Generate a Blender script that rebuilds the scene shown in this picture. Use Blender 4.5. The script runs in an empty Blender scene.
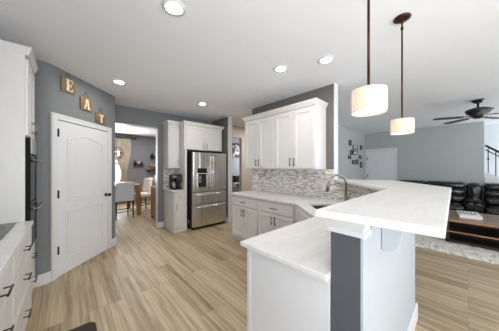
import bpy, bmesh, math, random
from mathutils import Vector, Matrix
random.seed(7)
S = bpy.context.scene
COL = S.collection
PI = math.pi

# ------------------------------------------------------------------ camera
cam = bpy.data.cameras.new('camera')
cam.sensor_width = 36.0
cam.lens = 199.41 / 499 * 36.0
cam.shift_y = (166.86 - 165.5) / 499
cam.clip_start = 0.02
camo = bpy.data.objects.new('camera', cam)
COL.objects.link(camo)
camo.location = (0, 0, 1.422)
camo.rotation_euler = (PI / 2, 0, -0.7391)
S.camera = camo

# ------------------------------------------------------------------ world, light, exposure
S.view_settings.view_transform = 'Standard'
S.view_settings.look = 'None'
S.view_settings.gamma = 1
S.view_settings.use_curve_mapping = False
S.view_settings.exposure = 0.16
S.cycles.max_bounces = 10
S.cycles.diffuse_bounces = 6
S.cycles.use_denoising = True
w = bpy.data.worlds.new('world'); S.world = w; w.use_nodes = True
bg = w.node_tree.nodes['Background']
bg.inputs[0].default_value = (0.86, 0.93, 1.0, 1)
bg.inputs[1].default_value = 1.2

def area_light(name, loc, rot, sx, sy, power, color=(1, 1, 1), shape='RECTANGLE'):
    l = bpy.data.lights.new(name, 'AREA'); l.shape = shape; l.size = sx; l.size_y = sy
    l.energy = power; l.color = color
    o = bpy.data.objects.new(name, l); o.location = loc; o.rotation_euler = rot
    COL.objects.link(o); return o
# lights added at the unseen, made-up openings of the south wall
for (wx, ww, wp, tilt, wcol) in ((0.9, 1.9, 100, 44, (0.94, 0.97, 1.0)), (3.9, 2.2, 28, 62, (0.94, 0.97, 1.0)), (7.3, 2.6, 88, 62, (0.90, 0.96, 1.0))):
    area_light('added_south_light', (wx, -3.85, 1.35), (PI / 2 + math.radians(tilt), 0, 0), ww, 1.9, wp, wcol)
area_light('added_west_light', (-0.93, -1.6, 1.45), (PI / 2 + math.radians(42), 0, -PI / 2 + 0.1), 2.2, 1.5, 125, (0.95, 0.97, 1.0))  # unseen light added on the west side to brighten cabinets and ceiling
# daylight at the dining room window
area_light('dining_daylight', (1.0, 8.9, 1.6), (-PI / 2, 0, 0), 1.2, 1.3, 85, (0.95, 0.98, 1.0))
area_light('added_back_room_light', (5.6, 5.5, 1.7), (0, PI / 2, 0), 0.9, 1.2, 30, (0.95, 0.98, 1.0))  # no source there; added to brighten the room behind the hall
area_light('added_stair_light', (9.1, -2.6, 1.9), (PI / 2, 0, 0), 0.7, 1.2, 34, (0.9, 0.96, 1.0))  # no window here; light added to brighten the stair wall
area_light('added_hall_light', (4.4, 3.9, 2.66), (0, 0, 0), 0.3, 0.3, 26, (1.0, 0.95, 0.88), 'DISK')  # light without a fixture, added to brighten the hall
DOWNLIGHT_W = 4.5
PENDANT_W = 0.95

# ------------------------------------------------------------------ materials
def srgb(r, g, b):
    f = lambda c: (c / 255 / 12.92) if c / 255 <= 0.04045 else ((c / 255 + 0.055) / 1.055) ** 2.4
    return (f(r), f(g), f(b), 1)

def new_mat(name):
    m = bpy.data.materials.new(name); m.use_nodes = True
    nt = m.node_tree; return m, nt, nt.nodes['Principled BSDF']

def mat(name, rgb, rough=0.5, metal=0.0, var=0.04, scale=6.0, bump=0.0, bscale=60.0, spec=0.5, aniso=0):
    m, nt, b = new_mat(name)
    c = srgb(*rgb)
    tc = nt.nodes.new('ShaderNodeTexCoord')
    n = nt.nodes.new('ShaderNodeTexNoise'); n.inputs['Scale'].default_value = scale; n.inputs['Detail'].default_value = 3
    nt.links.new(tc.outputs['Object'], n.inputs['Vector'])
    r = nt.nodes.new('ShaderNodeValToRGB')
    r.color_ramp.elements[0].position = 0.3; r.color_ramp.elements[1].position = 0.7
    r.color_ramp.elements[0].color = tuple(x * (1 - var) for x in c[:3]) + (1,)
    r.color_ramp.elements[1].color = tuple(min(1, x * (1 + var)) for x in c[:3]) + (1,)
    nt.links.new(n.outputs['Fac'], r.inputs['Fac']); nt.links.new(r.outputs['Color'], b.inputs['Base Color'])
    b.inputs['Roughness'].default_value = rough; b.inputs['Metallic'].default_value = metal
    b.inputs['Specular IOR Level'].default_value = spec
    if bump:
        n2 = nt.nodes.new('ShaderNodeTexNoise'); n2.inputs['Scale'].default_value = bscale
        nt.links.new(tc.outputs['Object'], n2.inputs['Vector'])
        bp = nt.nodes.new('ShaderNodeBump'); bp.inputs['Strength'].default_value = bump; bp.inputs['Distance'].default_value = 0.01
        nt.links.new(n2.outputs['Fac'], bp.inputs['Height']); nt.links.new(bp.outputs['Normal'], b.inputs['Normal'])
    return m

def emit(name, rgb, strength, base=(240, 235, 225)):
    m, nt, b = new_mat(name)
    b.inputs['Base Color'].default_value = srgb(*base)
    b.inputs['Emission Color'].default_value = srgb(*rgb)
    b.inputs['Emission Strength'].default_value = strength
    return m

def ramp(nt, stops, const=False):
    r = nt.nodes.new('ShaderNodeValToRGB')
    if const: r.color_ramp.interpolation = 'CONSTANT'
    e = r.color_ramp.elements
    while len(e) < len(stops): e.new(0.5)
    for i, (p, c) in enumerate(stops):
        e[i].position = p; e[i].color = c
    return r

def math_node(nt, op, a=None, b=None):
    n = nt.nodes.new('ShaderNodeMath'); n.operation = op
    if isinstance(b, (int, float)): n.inputs[1].default_value = b
    if a is not None: nt.links.new(a, n.inputs[0])
    if b is not None and not isinstance(b, (int, float)): nt.links.new(b, n.inputs[1])
    return n

def floor_mat():
    m, nt, b = new_mat('plank_floor')
    L = nt.links.new
    tc = nt.nodes.new('ShaderNodeTexCoord')
    mp = nt.nodes.new('ShaderNodeMapping'); mp.inputs['Rotation'].default_value = (0, 0, PI / 2)
    L(tc.outputs['Object'], mp.inputs['Vector'])
    br = nt.nodes.new('ShaderNodeTexBrick')
    br.inputs['Color1'].default_value = (0, 0, 0, 1); br.inputs['Color2'].default_value = (1, 1, 1, 1)
    br.inputs['Mortar'].default_value = (0.5, 0.5, 0.5, 1)
    br.inputs['Scale'].default_value = 1.0; br.inputs['Mortar Size'].default_value = 0.0015
    br.inputs['Brick Width'].default_value = 1.25; br.inputs['Row Height'].default_value = 0.155
    br.offset = 0.37; br.offset_frequency = 3
    L(mp.outputs['Vector'], br.inputs['Vector'])
    # streaky grain: shift every board's grain by its own random value
    sc = nt.nodes.new('ShaderNodeMapping'); sc.inputs['Scale'].default_value = (0.5, 15, 1)
    L(mp.outputs['Vector'], sc.inputs['Vector'])
    add = nt.nodes.new('ShaderNodeVectorMath'); add.operation = 'ADD'
    mul = nt.nodes.new('ShaderNodeVectorMath'); mul.operation = 'SCALE'; mul.inputs['Scale'].default_value = 17.0
    L(br.outputs['Color'], mul.inputs[0]); L(sc.outputs['Vector'], add.inputs[0]); L(mul.outputs['Vector'], add.inputs[1])
    n = nt.nodes.new('ShaderNodeTexNoise'); n.inputs['Scale'].default_value = 1.0; n.inputs['Detail'].default_value = 5
    n.inputs['Roughness'].default_value = 0.6; n.inputs['Distortion'].default_value = 0.7
    L(add.outputs['Vector'], n.inputs['Vector'])
    sc2 = nt.nodes.new('ShaderNodeMapping'); sc2.inputs['Scale'].default_value = (2.5, 60, 1)
    L(mp.outputs['Vector'], sc2.inputs['Vector'])
    n2 = nt.nodes.new('ShaderNodeTexNoise'); n2.inputs['Scale'].default_value = 1.0; n2.inputs['Detail'].default_value = 3
    L(sc2.outputs['Vector'], n2.inputs['Vector'])
    r = ramp(nt, [(0.34, srgb(112, 94, 70)), (0.46, srgb(146, 128, 100)), (0.56, srgb(172, 154, 125)), (0.70, srgb(194, 178, 151))])
    t = math_node(nt, 'MULTIPLY', br.outputs['Color'], 0.11)
    t2 = math_node(nt, 'MULTIPLY', n.outputs['Fac'], 0.63)
    t3 = math_node(nt, 'MULTIPLY', n2.outputs['Fac'], 0.34)
    s1 = math_node(nt, 'ADD', t.outputs[0], t2.outputs[0]); s2 = math_node(nt, 'ADD', s1.outputs[0], t3.outputs[0])
    L(s2.outputs[0], r.inputs['Fac'])
    mx = nt.nodes.new('ShaderNodeMix'); mx.data_type = 'RGBA'
    L(br.outputs['Fac'], mx.inputs['Factor']); L(r.outputs['Color'], mx.inputs[6]); mx.inputs[7].default_value = srgb(126, 110, 88)
    L(mx.outputs[2], b.inputs['Base Color'])
    b.inputs['Roughness'].default_value = 0.42
    bp = nt.nodes.new('ShaderNodeBump'); bp.inputs['Strength'].default_value = 0.12; bp.inputs['Distance'].default_value = 0.004
    L(n2.outputs['Fac'], bp.inputs['Height']); L(bp.outputs['Normal'], b.inputs['Normal'])
    return m

def tile_mat():
    m, nt, b = new_mat('mosaic_tile')
    L = nt.links.new
    tc = nt.nodes.new('ShaderNodeTexCoord')
    mp = nt.nodes.new('ShaderNodeMapping'); mp.inputs['Rotation'].default_value = (PI / 2, 0, 0)
    L(tc.outputs['Object'], mp.inputs['Vector'])
    def bricks(width, off):
        br = nt.nodes.new('ShaderNodeTexBrick')
        br.inputs['Color1'].default_value = (0, 0, 0, 1); br.inputs['Color2'].default_value = (1, 1, 1, 1)
        br.inputs['Mortar'].default_value = (0.6, 0.6, 0.6, 1)
        br.inputs['Scale'].default_value = 1.0; br.inputs['Mortar Size'].default_value = 0.0012
        br.inputs['Brick Width'].default_value = width; br.inputs['Row Height'].default_value = 0.0135
        br.offset = off; br.offset_frequency = 2; br.squash = 0.7; br.squash_frequency = 3
        L(mp.outputs['Vector'], br.inputs['Vector']); return br
    br = bricks(0.072, 0.43)
    r = ramp(nt, [(0.0, srgb(148, 144, 142)), (0.10, srgb(232, 230, 226)), (0.30, srgb(196, 190, 184)), (0.42, srgb(224, 222, 220)),
                  (0.58, srgb(176, 172, 169)), (0.66, srgb(238, 237, 235)), (0.84, srgb(205, 196, 186)), (0.93, srgb(168, 158, 150))], const=True)
    L(br.outputs['Color'], r.inputs['Fac'])
    mx = nt.nodes.new('ShaderNodeMix'); mx.data_type = 'RGBA'
    L(br.outputs['Fac'], mx.inputs['Factor']); L(r.outputs['Color'], mx.inputs[6]); mx.inputs[7].default_value = srgb(214, 210, 205)
    L(mx.outputs[2], b.inputs['Base Color'])
    b.inputs['Roughness'].default_value = 0.22
    return m

def quartz_mat():
    m, nt, b = new_mat('quartz')
    L = nt.links.new
    tc = nt.nodes.new('ShaderNodeTexCoord')
    mp = nt.nodes.new('ShaderNodeMapping'); mp.inputs['Rotation'].default_value = (0.3, 0.2, 0.25); mp.inputs['Scale'].default_value = (0.55, 2.4, 1)
    L(tc.outputs['Object'], mp.inputs['Vector'])
    n = nt.nodes.new('ShaderNodeTexNoise'); n.inputs['Scale'].default_value = 2.0; n.inputs['Detail'].default_value = 6
    n.inputs['Distortion'].default_value = 1.6
    L(mp.outputs['Vector'], n.inputs['Vector'])
    base = srgb(218, 217, 215)
    r = ramp(nt, [(0.40, base), (0.475, srgb(215, 213, 211)), (0.50, srgb(209, 207, 205)), (0.525, srgb(215, 214, 212)), (0.62, base)])
    L(n.outputs['Fac'], r.inputs['Fac']); L(r.outputs['Color'], b.inputs['Base Color'])
    b.inputs['Roughness'].default_value = 0.28
    return m

def steel_mat():
    m, nt, b = new_mat('brushed_steel')
    L = nt.links.new
    tc = nt.nodes.new('ShaderNodeTexCoord')
    mp = nt.nodes.new('ShaderNodeMapping'); mp.inputs['Scale'].default_value = (4, 4, 220)
    L(tc.outputs['Object'], mp.inputs['Vector'])
    n = nt.nodes.new('ShaderNodeTexNoise'); n.inputs['Scale'].default_value = 3.0
    L(mp.outputs['Vector'], n.inputs['Vector'])
    r = ramp(nt, [(0.3, srgb(208, 206, 202)), (0.7, srgb(228, 226, 222))])
    L(n.outputs['Fac'], r.inputs['Fac']); L(r.outputs['Color'], b.inputs['Base Color'])
    b.inputs['Metallic'].default_value = 1.0; b.inputs['Roughness'].default_value = 0.25
    # gentle waviness of the door skins gives the upright streaks
    mp2 = nt.nodes.new('ShaderNodeMapping'); mp2.inputs['Scale'].default_value = (9, 9, 0.5)
    L(tc.outputs['Object'], mp2.inputs['Vector'])
    n2 = nt.nodes.new('ShaderNodeTexNoise'); n2.inputs['Scale'].default_value = 1.0; n2.inputs['Detail'].default_value = 1
    L(mp2.outputs['Vector'], n2.inputs['Vector'])
    bp = nt.nodes.new('ShaderNodeBump'); bp.inputs['Strength'].default_value = 1.0; bp.inputs['Distance'].default_value = 0.02
    L(n2.outputs['Fac'], bp.inputs['Height']); L(bp.outputs['Normal'], b.inputs['Normal'])
    return m

def wood_mat(name, c1, c2, rough=0.4, axis_scale=(2, 22, 22)):
    m, nt, b = new_mat(name)
    L = nt.links.new
    tc = nt.nodes.new('ShaderNodeTexCoord')
    mp = nt.nodes.new('ShaderNodeMapping'); mp.inputs['Scale'].default_value = axis_scale
    L(tc.outputs['Object'], mp.inputs['Vector'])
    n = nt.nodes.new('ShaderNodeTexNoise'); n.inputs['Scale'].default_value = 1.5; n.inputs['Detail'].default_value = 4; n.inputs['Distortion'].default_value = 0.6
    L(mp.outputs['Vector'], n.inputs['Vector'])
    r = ramp(nt, [(0.35, srgb(*c1)), (0.65, srgb(*c2))])
    L(n.outputs['Fac'], r.inputs['Fac']); L(r.outputs['Color'], b.inputs['Base Color'])
    b.inputs['Roughness'].default_value = rough
    return m

M = dict(
    cab=mat('white_cabinet_paint', (215, 213, 211), 0.38, var=0.012),
    trim=mat('white_trim_paint', (218, 219, 221), 0.42, var=0.012),
    door=mat('white_door_paint', (222, 223, 227), 0.40, var=0.012),
    wall=mat('slate_wall_paint', (122, 125, 128), 0.75, var=0.02, bump=0.05, bscale=180),
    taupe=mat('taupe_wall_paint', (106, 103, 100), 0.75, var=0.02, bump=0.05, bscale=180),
    shadewall=mat('shaded_wall_paint', (80, 83, 88), 0.7, var=0.02, bump=0.05, bscale=180),  # grey wall paint with the end face's shade darkened into the colour
    lwall=mat('pale_grey_wall_paint', (174, 178, 177), 0.75, var=0.015, bump=0.05, bscale=180),
    dwall=mat('dining_wall_paint', (138, 140, 145), 0.75, var=0.02),
    hwall=mat('warm_hall_paint', (196, 186, 176), 0.75, var=0.015),
    swall=mat('stair_wall_paint', (214, 219, 222), 0.75, var=0.01),
    panel=mat('peninsula_panel_paint', (180, 186, 192), 0.45, var=0.01),
    ceil=mat('ceiling_paint', (238, 240, 244), 0.9, var=0.01, bump=0.08, bscale=120),
    floor=floor_mat(), tile=tile_mat(), quartz=quartz_mat(), steel=steel_mat(),
    nickel=mat('brushed_nickel', (150, 144, 137), 0.28, 1.0, var=0.05),
    bronze=mat('dark_bronze', (62, 54, 50), 0.35, 0.7, var=0.1),
    oilbronze=mat('oil_rubbed_bronze', (58, 34, 24), 0.3, 0.75, var=0.25, scale=14),
    black=mat('black_plastic', (24, 24, 26), 0.35, var=0.1),
    dgrey=mat('dark_grey_sheet', (58, 58, 60), 0.4, 0.3, var=0.05),
    rubber=mat('black_gasket', (22, 22, 23), 0.8, var=0.1, spec=0.2),
    glassblack=mat('black_glass', (16, 17, 20), 0.06, var=0.1),
    basin=mat('sink_composite', (92, 86, 66), 0.4, var=0.06),
    leather=mat('black_leather', (20, 19, 20), 0.17, var=0.25, scale=9, bump=0.5, bscale=16),
    rug=mat('white_shag', (206, 202, 198), 0.95, var=0.16, scale=55, bump=1.0, bscale=90),
    mat=mat('dark_brown_mat', (58, 44, 38), 0.9, var=0.12, scale=40),
    oak=wood_mat('golden_oak', (132, 92, 52), (176, 130, 80)),
    post=wood_mat('table_wood', (118, 84, 48), (158, 116, 70), axis_scale=(20, 20, 2)),
    slat=wood_mat('sign_slats', (112, 88, 58), (156, 128, 88), 0.6),
    tabletop=wood_mat('weathered_oak', (104, 88, 74), (138, 118, 98), 0.35, (20, 2, 20)),
    tableedge=wood_mat('honey_edge', (150, 100, 56), (184, 132, 82), 0.4, (20, 2, 20)),
    espresso=mat('espresso_wood', (34, 24, 22), 0.4, var=0.15),
    cherry=mat('cherry_leg', (70, 30, 26), 0.35, var=0.15),
    sideboard=wood_mat('sideboard_wood', (128, 84, 58), (156, 108, 76), 0.4, (20, 20, 3)),
    cloth=mat('pale_grey_upholstery', (205, 207, 214), 0.9, var=0.03, bump=0.3, bscale=220),
    cream=mat('cream_upholstery', (222, 212, 200), 0.9, var=0.03, bump=0.3, bscale=220),
    curtain=mat('linen_curtain', (206, 194, 180), 0.9, var=0.10, scale=4),
    fan=mat('fan_blade_wood', (36, 30, 30), 0.3, var=0.2),
    paper=mat('white_board', (226, 224, 220), 0.5, var=0.01),
    ink=mat('black_ink', (30, 30, 32), 0.6, var=0.05),
    letter=mat('cream_letter', (236, 226, 200), 0.5, var=0.02),
    photo=mat('grey_photograph', (120, 122, 126), 0.4, var=0.5, scale=25),
    matte=mat('frame_mat_board', (210, 212, 212), 0.6, var=0.02),
    brass=mat('aged_brass', (168, 138, 84), 0.3, 0.8, var=0.1),
    leaf=mat('dried_leaves', (190, 168, 112), 0.8, var=0.3, scale=30),
    iron=mat('black_iron', (26, 27, 30), 0.4, 0.5, var=0.1),
    lamp=emit('downlight_lens', (255, 250, 240), 14.0),
    bulb=emit('warm_bulb', (255, 225, 180), 9.0),
    shadeglow=emit('shade_diffuser', (255, 246, 228), 1.6),
)
def shade_mat():
    m, nt, b = new_mat('linen_shade')
    L = nt.links.new
    tc = nt.nodes.new('ShaderNodeTexCoord')
    n = nt.nodes.new('ShaderNodeTexNoise'); n.inputs['Scale'].default_value = 120
    L(tc.outputs['Object'], n.inputs['Vector'])
    r = ramp(nt, [(0.3, srgb(218, 209, 194)), (0.7, srgb(230, 222, 208))])
    L(n.outputs['Fac'], r.inputs['Fac']); L(r.outputs['Color'], b.inputs['Base Color'])
    b.inputs['Roughness'].default_value = 0.9
    tr = nt.nodes.new('ShaderNodeBsdfTranslucent'); L(r.outputs['Color'], tr.inputs['Color'])
    mx = nt.nodes.new('ShaderNodeMixShader'); mx.inputs[0].default_value = 0.35
    L(b.outputs[0], mx.inputs[1]); L(tr.outputs[0], mx.inputs[2])
    L(mx.outputs[0], nt.nodes['Material Output'].inputs['Surface'])
    return m
M['shade'] = shade_mat()
def glass_mat():
    m, nt, b = new_mat('clear_glass')
    b.inputs['Base Color'].default_value = (0.95, 0.97, 0.97, 1); b.inputs['Roughness'].default_value = 0.02
    b.inputs['Transmission Weight'].default_value = 1.0; b.inputs['IOR'].default_value = 1.2
    return m
M['glass'] = glass_mat()

# ------------------------------------------------------------------ helpers
def BM(): return bmesh.new()

def box(bm, x0, x1, y0, y1, z0, z1):
    v = [bm.verts.new(c) for c in ((x0, y0, z0), (x1, y0, z0), (x1, y1, z0), (x0, y1, z0), (x0, y0, z1), (x1, y0, z1), (x1, y1, z1), (x0, y1, z1))]
    for f in ((0, 3, 2, 1), (4, 5, 6, 7), (0, 1, 5, 4), (1, 2, 6, 5), (2, 3, 7, 6), (3, 0, 4, 7)): bm.faces.new([v[i] for i in f])
    return bm

def frustum(bm, b, t, z0, z1):
    (a0, a1, b0, b1), (c0, c1, d0, d1) = b, t
    v = [bm.verts.new(c) for c in ((a0, b0, z0), (a1, b0, z0), (a1, b1, z0), (a0, b1, z0), (c0, d0, z1), (c1, d0, z1), (c1, d1, z1), (c0, d1, z1))]
    for f in ((0, 3, 2, 1), (4, 5, 6, 7), (0, 1, 5, 4), (1, 2, 6, 5), (2, 3, 7, 6), (3, 0, 4, 7)): bm.faces.new([v[i] for i in f])
    return bm

def prism(bm, poly, z0, z1, plane='xy'):
    def P(a, b, c): return (a, b, c) if plane == 'xy' else ((a, c, b) if plane == 'xz' else (c, a, b))
    lo = [bm.verts.new(P(a, b, z0)) for a, b in poly]; hi = [bm.verts.new(P(a, b, z1)) for a, b in poly]
    n = len(poly)
    bm.faces.new(lo[::-1]); bm.faces.new(hi)
    for i in range(n): bm.faces.new((lo[i], lo[(i + 1) % n], hi[(i + 1) % n], hi[i]))
    bmesh.ops.recalc_face_normals(bm, faces=bm.faces[:])
    return bm

def lathe(bm, prof, c=(0, 0), n=24, sx=1.0, sy=1.0, cap=True):
    rings = []
    for r, z in prof:
        rings.append([bm.verts.new((c[0] + sx * r * math.cos(2 * PI * i / n), c[1] + sy * r * math.sin(2 * PI * i / n), z)) for i in range(n)])
    for a, b in zip(rings, rings[1:]):
        for i in range(n): bm.faces.new((a[i], a[(i + 1) % n], b[(i + 1) % n], b[i]))
    if cap and prof[0][0] > 1e-4: bm.faces.new(rings[0][::-1])
    if cap and prof[-1][0] > 1e-4: bm.faces.new(rings[-1])
    bmesh.ops.remove_doubles(bm, verts=[v for r in rings for v in r], dist=1e-6)
    bmesh.ops.recalc_face_normals(bm, faces=bm.faces[:])
    return bm

def tube(bm, pts, r, n=8, closed=False):
    pts = [Vector(p) for p in pts]; m = len(pts)
    rr = r if isinstance(r, (list, tuple)) else [r] * m
    rings = []; ref = None
    for i, p in enumerate(pts):
        if closed: t = pts[(i + 1) % m] - pts[i - 1]
        else: t = pts[min(i + 1, m - 1)] - pts[max(i - 1, 0)]
        t.normalize()
        if ref is None:
            ref = Vector((0, 0, 1)) if abs(t.z) < 0.9 else Vector((1, 0, 0))
        u = (ref - t * ref.dot(t)).normalized(); ref = u; v = t.cross(u)
        rings.append([bm.verts.new(p + (u * math.cos(2 * PI * k / n) + v * math.sin(2 * PI * k / n)) * rr[i]) for k in range(n)])
    pairs = list(zip(rings, rings[1:])) + ([(rings[-1], rings[0])] if closed else [])
    for a, b in pairs:
        for k in range(n): bm.faces.new((a[k], a[(k + 1) % n], b[(k + 1) % n], b[k]))
    if not closed:
        bm.faces.new(rings[0][::-1]); bm.faces.new(rings[-1])
    bmesh.ops.recalc_face_normals(bm, faces=bm.faces[:])
    return bm

def obj(name, bm, m, parent=None, bev=0, smooth=False, sub=0, loc=None, rotz=0, label=None):
    me = bpy.data.meshes.new(name); bm.to_mesh(me); bm.free()
    o = bpy.data.objects.new(name, me); COL.objects.link(o)
    me.materials.append(m if not isinstance(m, str) else M[m])
    if parent: o.parent = parent
    if loc is not None: o.location = loc
    if rotz: o.rotation_euler = (0, 0, rotz)
    if smooth:
        for p in me.polygons: p.use_smooth = True
    if bev:
        md = o.modifiers.new('bevel', 'BEVEL'); md.width = bev; md.segments = 2; md.limit_method = 'ANGLE'
    if sub:
        md = o.modifiers.new('sub', 'SUBSURF'); md.levels = sub; md.render_levels = sub
    if label: o['label'] = label
    return o

def thing(name, label, cat, loc=(0, 0, 0), rotz=0, group=None):
    o = bpy.data.objects.new(name, None); COL.objects.link(o)
    o.empty_display_size = 0.1
    o.location = loc; o.rotation_euler = (0, 0, rotz); o['label'] = label; o['category'] = cat
    if group: o['group'] = group
    return o

def tag(o, label, cat, group=None, kind=None):
    o['label'] = label; o['category'] = cat
    if group: o['group'] = group
    if kind: o['kind'] = kind
    return o

def struct(name, bm, m, **k):
    o = obj(name, bm, m, **k); o['kind'] = 'structure'; return o

def dup(root, loc, rotz=None, label=None, group=None):
    r = root.copy(); COL.objects.link(r); r.location = loc
    if rotz is not None: r.rotation_euler = (0, 0, rotz)
    if label: r['label'] = label
    if group: r['group'] = group
    for ch in list(root.children):
        c = ch.copy(); COL.objects.link(c); c.parent = r
        if c.type == 'LIGHT': continue
        for g in ch.children:
            d = g.copy(); COL.objects.link(d); d.parent = c
    return r

def arc(cx, cy, r, a0, a1, n):
    return [(cx + r * math.cos(math.radians(a0 + (a1 - a0) * i / n)), cy + r * math.sin(math.radians(a0 + (a1 - a0) * i / n))) for i in range(n + 1)]

# ------------------------------------------------------------------ the shell
H = 2.70
XS = 3.013          # face of the sink wall
YB = 4.86           # face of the fridge wall
FX, FY = 8.63, 2.73 # living room corner
struct('floor', box(BM(), -1.1, 10.0, -4.1, 9.3, -0.1, 0), 'floor')
struct('ceiling', box(BM(), -1.1, 10.0, -4.1, 9.3, H, H + 0.1), 'ceil')
bm = BM(); box(bm, -1.07, -0.95, -0.4, 3.454, 0, H); box(bm, -1.07, -0.95, -4.0, -2.8, 0, H); box(bm, -1.07, -0.95, -2.8, -0.4, 0, 0.6); box(bm, -1.07, -0.95, -2.8, -0.4, 2.3, H)  # gap behind the camera made up for the added west light
struct('wall_left', bm, 'wall')
# pantry block with its slanted face and rounded corner
ANG = math.atan2(0.889, 0.834)
P0 = Vector((-0.195, 3.454)); D = Vector((math.cos(ANG), math.sin(ANG))); N = Vector((math.sin(ANG), -math.cos(ANG)))
def corner_path(off, start=-0.95, end=0.0):
    # room side outline: straight wall, rounded corner, slanted wall
    c = 0.09
    a = Vector((P0.x - c, P0.y)); b = P0 + D * c
    pts = []
    for i in range(7):
        t = i / 6
        p = a * (1 - t) ** 2 + P0 * 2 * t * (1 - t) + b * t * t
        n = (Vector((0, -1)) * (1 - t) + N * t).normalized()
        pts.append(p + n * off)
    return [Vector((start, P0.y - off))] + pts
P1 = Vector((0.639, 4.343))
pp = corner_path(0)
poly = [(p.x, p.y) for p in pp] + [(P1.x, P1.y), (P1.x, YB + 0.12), (-0.95, YB + 0.12)]
struct('wall_pantry', prism(BM(), poly, 0, H), 'wall')
def strip(bm, pts, th, z0, z1):
    # pts: outline points of the wall, extruded by th along given normals
    a = pts[0]; b = pts[1]; n = len(a)
    for i in range(n - 1):
        q = [a[i], a[i + 1], b[i + 1], b[i]]
        prism(bm, [(v.x, v.y) for v in q], z0, z1)
    bmesh.ops.remove_doubles(bm, verts=bm.verts[:], dist=1e-5)
    return bm
inn, out = corner_path(0.0, -0.31), corner_path(0.016, -0.31)
inn.append(P0 + D * 0.052); out.append(P0 + D * 0.052 + N * 0.016)
struct('baseboard_pantry', strip(BM(), (inn, out), 0, 0, 0.13), 'trim')
bm = BM()
L0 = (P1 - P0).length
a0, a1 = P0 + D * 1.106, P1 + D * 0.016
prism(bm, [(a0.x, a0.y), (a1.x, a1.y), (a1.x + N.x * 0.016, a1.y + N.y * 0.016), (a0.x + N.x * 0.016, a0.y + N.y * 0.016)], 0, 0.13)
box(bm, P1.x, P1.x + 0.016, P1.y, YB, 0, 0.13)
struct('baseboard_passage', bm, 'trim')
# fridge wall with the dining opening and a doorway behind the hall
bm = BM()
box(bm, P1.x, 1.545, YB, YB + 0.12, 2.33, H)
box(bm, 1.545, 3.28, YB, YB + 0.12, 0, H)
struct('wall_back', bm, 'wall')
bm = BM(); box(bm, 4.094, 5.9, YB, YB + 0.12, 0, H); box(bm, 3.28, 4.094, YB, YB + 0.12, 2.33, H)
struct('wall_hall', bm, 'hwall')
bm = BM()
box(bm, 1.537, 1.545, YB - 0.002, YB + 0.122, 0, 2.33); box(bm, P1.x, 1.545, YB - 0.002, YB + 0.122, 2.322, 2.33)
struct('trim_1', bm, 'trim')
struct('baseboard_back', box(BM(), 1.545, 1.672, YB - 0.016, YB, 0, 0.13), 'trim')
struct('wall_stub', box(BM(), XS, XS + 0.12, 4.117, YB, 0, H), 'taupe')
struct('trim_2', box(BM(), XS - 0.002, XS + 0.122, 4.105, 4.117, 0, H), 'trim')
struct('baseboard_stub', box(BM(), XS - 0.016, XS + 0.136, 4.089, 4.22, 0, 0.13), 'trim')
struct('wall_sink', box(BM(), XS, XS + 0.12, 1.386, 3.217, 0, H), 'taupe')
bm = BM(); box(bm, XS - 0.001, XS + 0.121, 1.376, 1.386, 0, H); box(bm, XS - 0.001, XS + 0.121, 3.217, 3.227, 0, H)
struct('trim_3', bm, 'trim')
# living room and hall shell
bm = BM(); box(bm, XS + 0.12, FX + 0.12, FY, FY + 0.12, 0, H); box(bm, XS + 0.12, 6.62, FY - 0.09, FY, 0, H)
struct('wall_north', bm, 'lwall')
struct('wall_far', box(BM(), FX, FX + 0.12, -0.3, FY, 0, H), 'lwall')
struct('wall_stair', box(BM(), 9.5, 9.62, -4.0, 2.85, 0, H), 'swall')
struct('wall_hall_end', box(BM(), 5.9, 6.02, 2.85, 6.32, 0, H), 'hwall')
struct('wall_den', box(BM(), 3.62, 5.9, 6.2, 6.32, 0, H), 'dwall')
struct('wall_dining_side', box(BM(), 3.5, 3.62, YB + 0.12, 9.1, 0, H), 'dwall')
bm = BM()
WX0, WX1, WZ0, WZ1 = 0.45, 1.62, 0.75, 2.35
box(bm, -1.07, WX0, 9.1, 9.22, 0, H); box(bm, WX1, 3.62, 9.1, 9.22, 0, H); box(bm, WX0, WX1, 9.1, 9.22, 0, WZ0); box(bm, WX0, WX1, 9.1, 9.22, WZ1, H)
struct('wall_dining', bm, 'dwall')
struct('wall_dining_west', box(BM(), -1.07, -0.95, YB + 0.12, 9.1, 0, H), 'dwall')
bm = BM()
for (x0, x1, z0, z1) in ((WX0 - 0.07, WX1 + 0.07, WZ1, WZ1 + 0.08), (WX0 - 0.07, WX1 + 0.07, WZ0 - 0.08, WZ0), (WX0 - 0.07, WX0, WZ0, WZ1), (WX1, WX1 + 0.07, WZ0, WZ1),
                         (WX0, WX1, 1.52, 1.56), (1.02, 1.05, WZ0, WZ1)):
    box(bm, x0, x1, 9.07, 9.1, z0, z1)
wn = struct('window_1', bm, 'trim')
obj('window_pane', box(BM(), WX0, WX1, 9.15, 9.156, WZ0, WZ1), 'glass', wn)
# unseen south wall behind the camera, three openings made up to let daylight in
bm = BM()
xs = [-1.07, -0.05, 1.85, 2.8, 5.0, 6.0, 8.6, 9.62]
box(bm, -1.07, 9.62, -4.12, -4.0, 2.3, H); box(bm, -1.07, 9.62, -4.12, -4.0, 0, 0.4)
for a, b in ((-1.07, -0.05), (1.85, 2.8), (5.0, 6.0), (8.6, 9.62)): box(bm, a, b, -4.12, -4.0, 0.4, 2.3)
struct('wall_south', bm, 'lwall')
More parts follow.
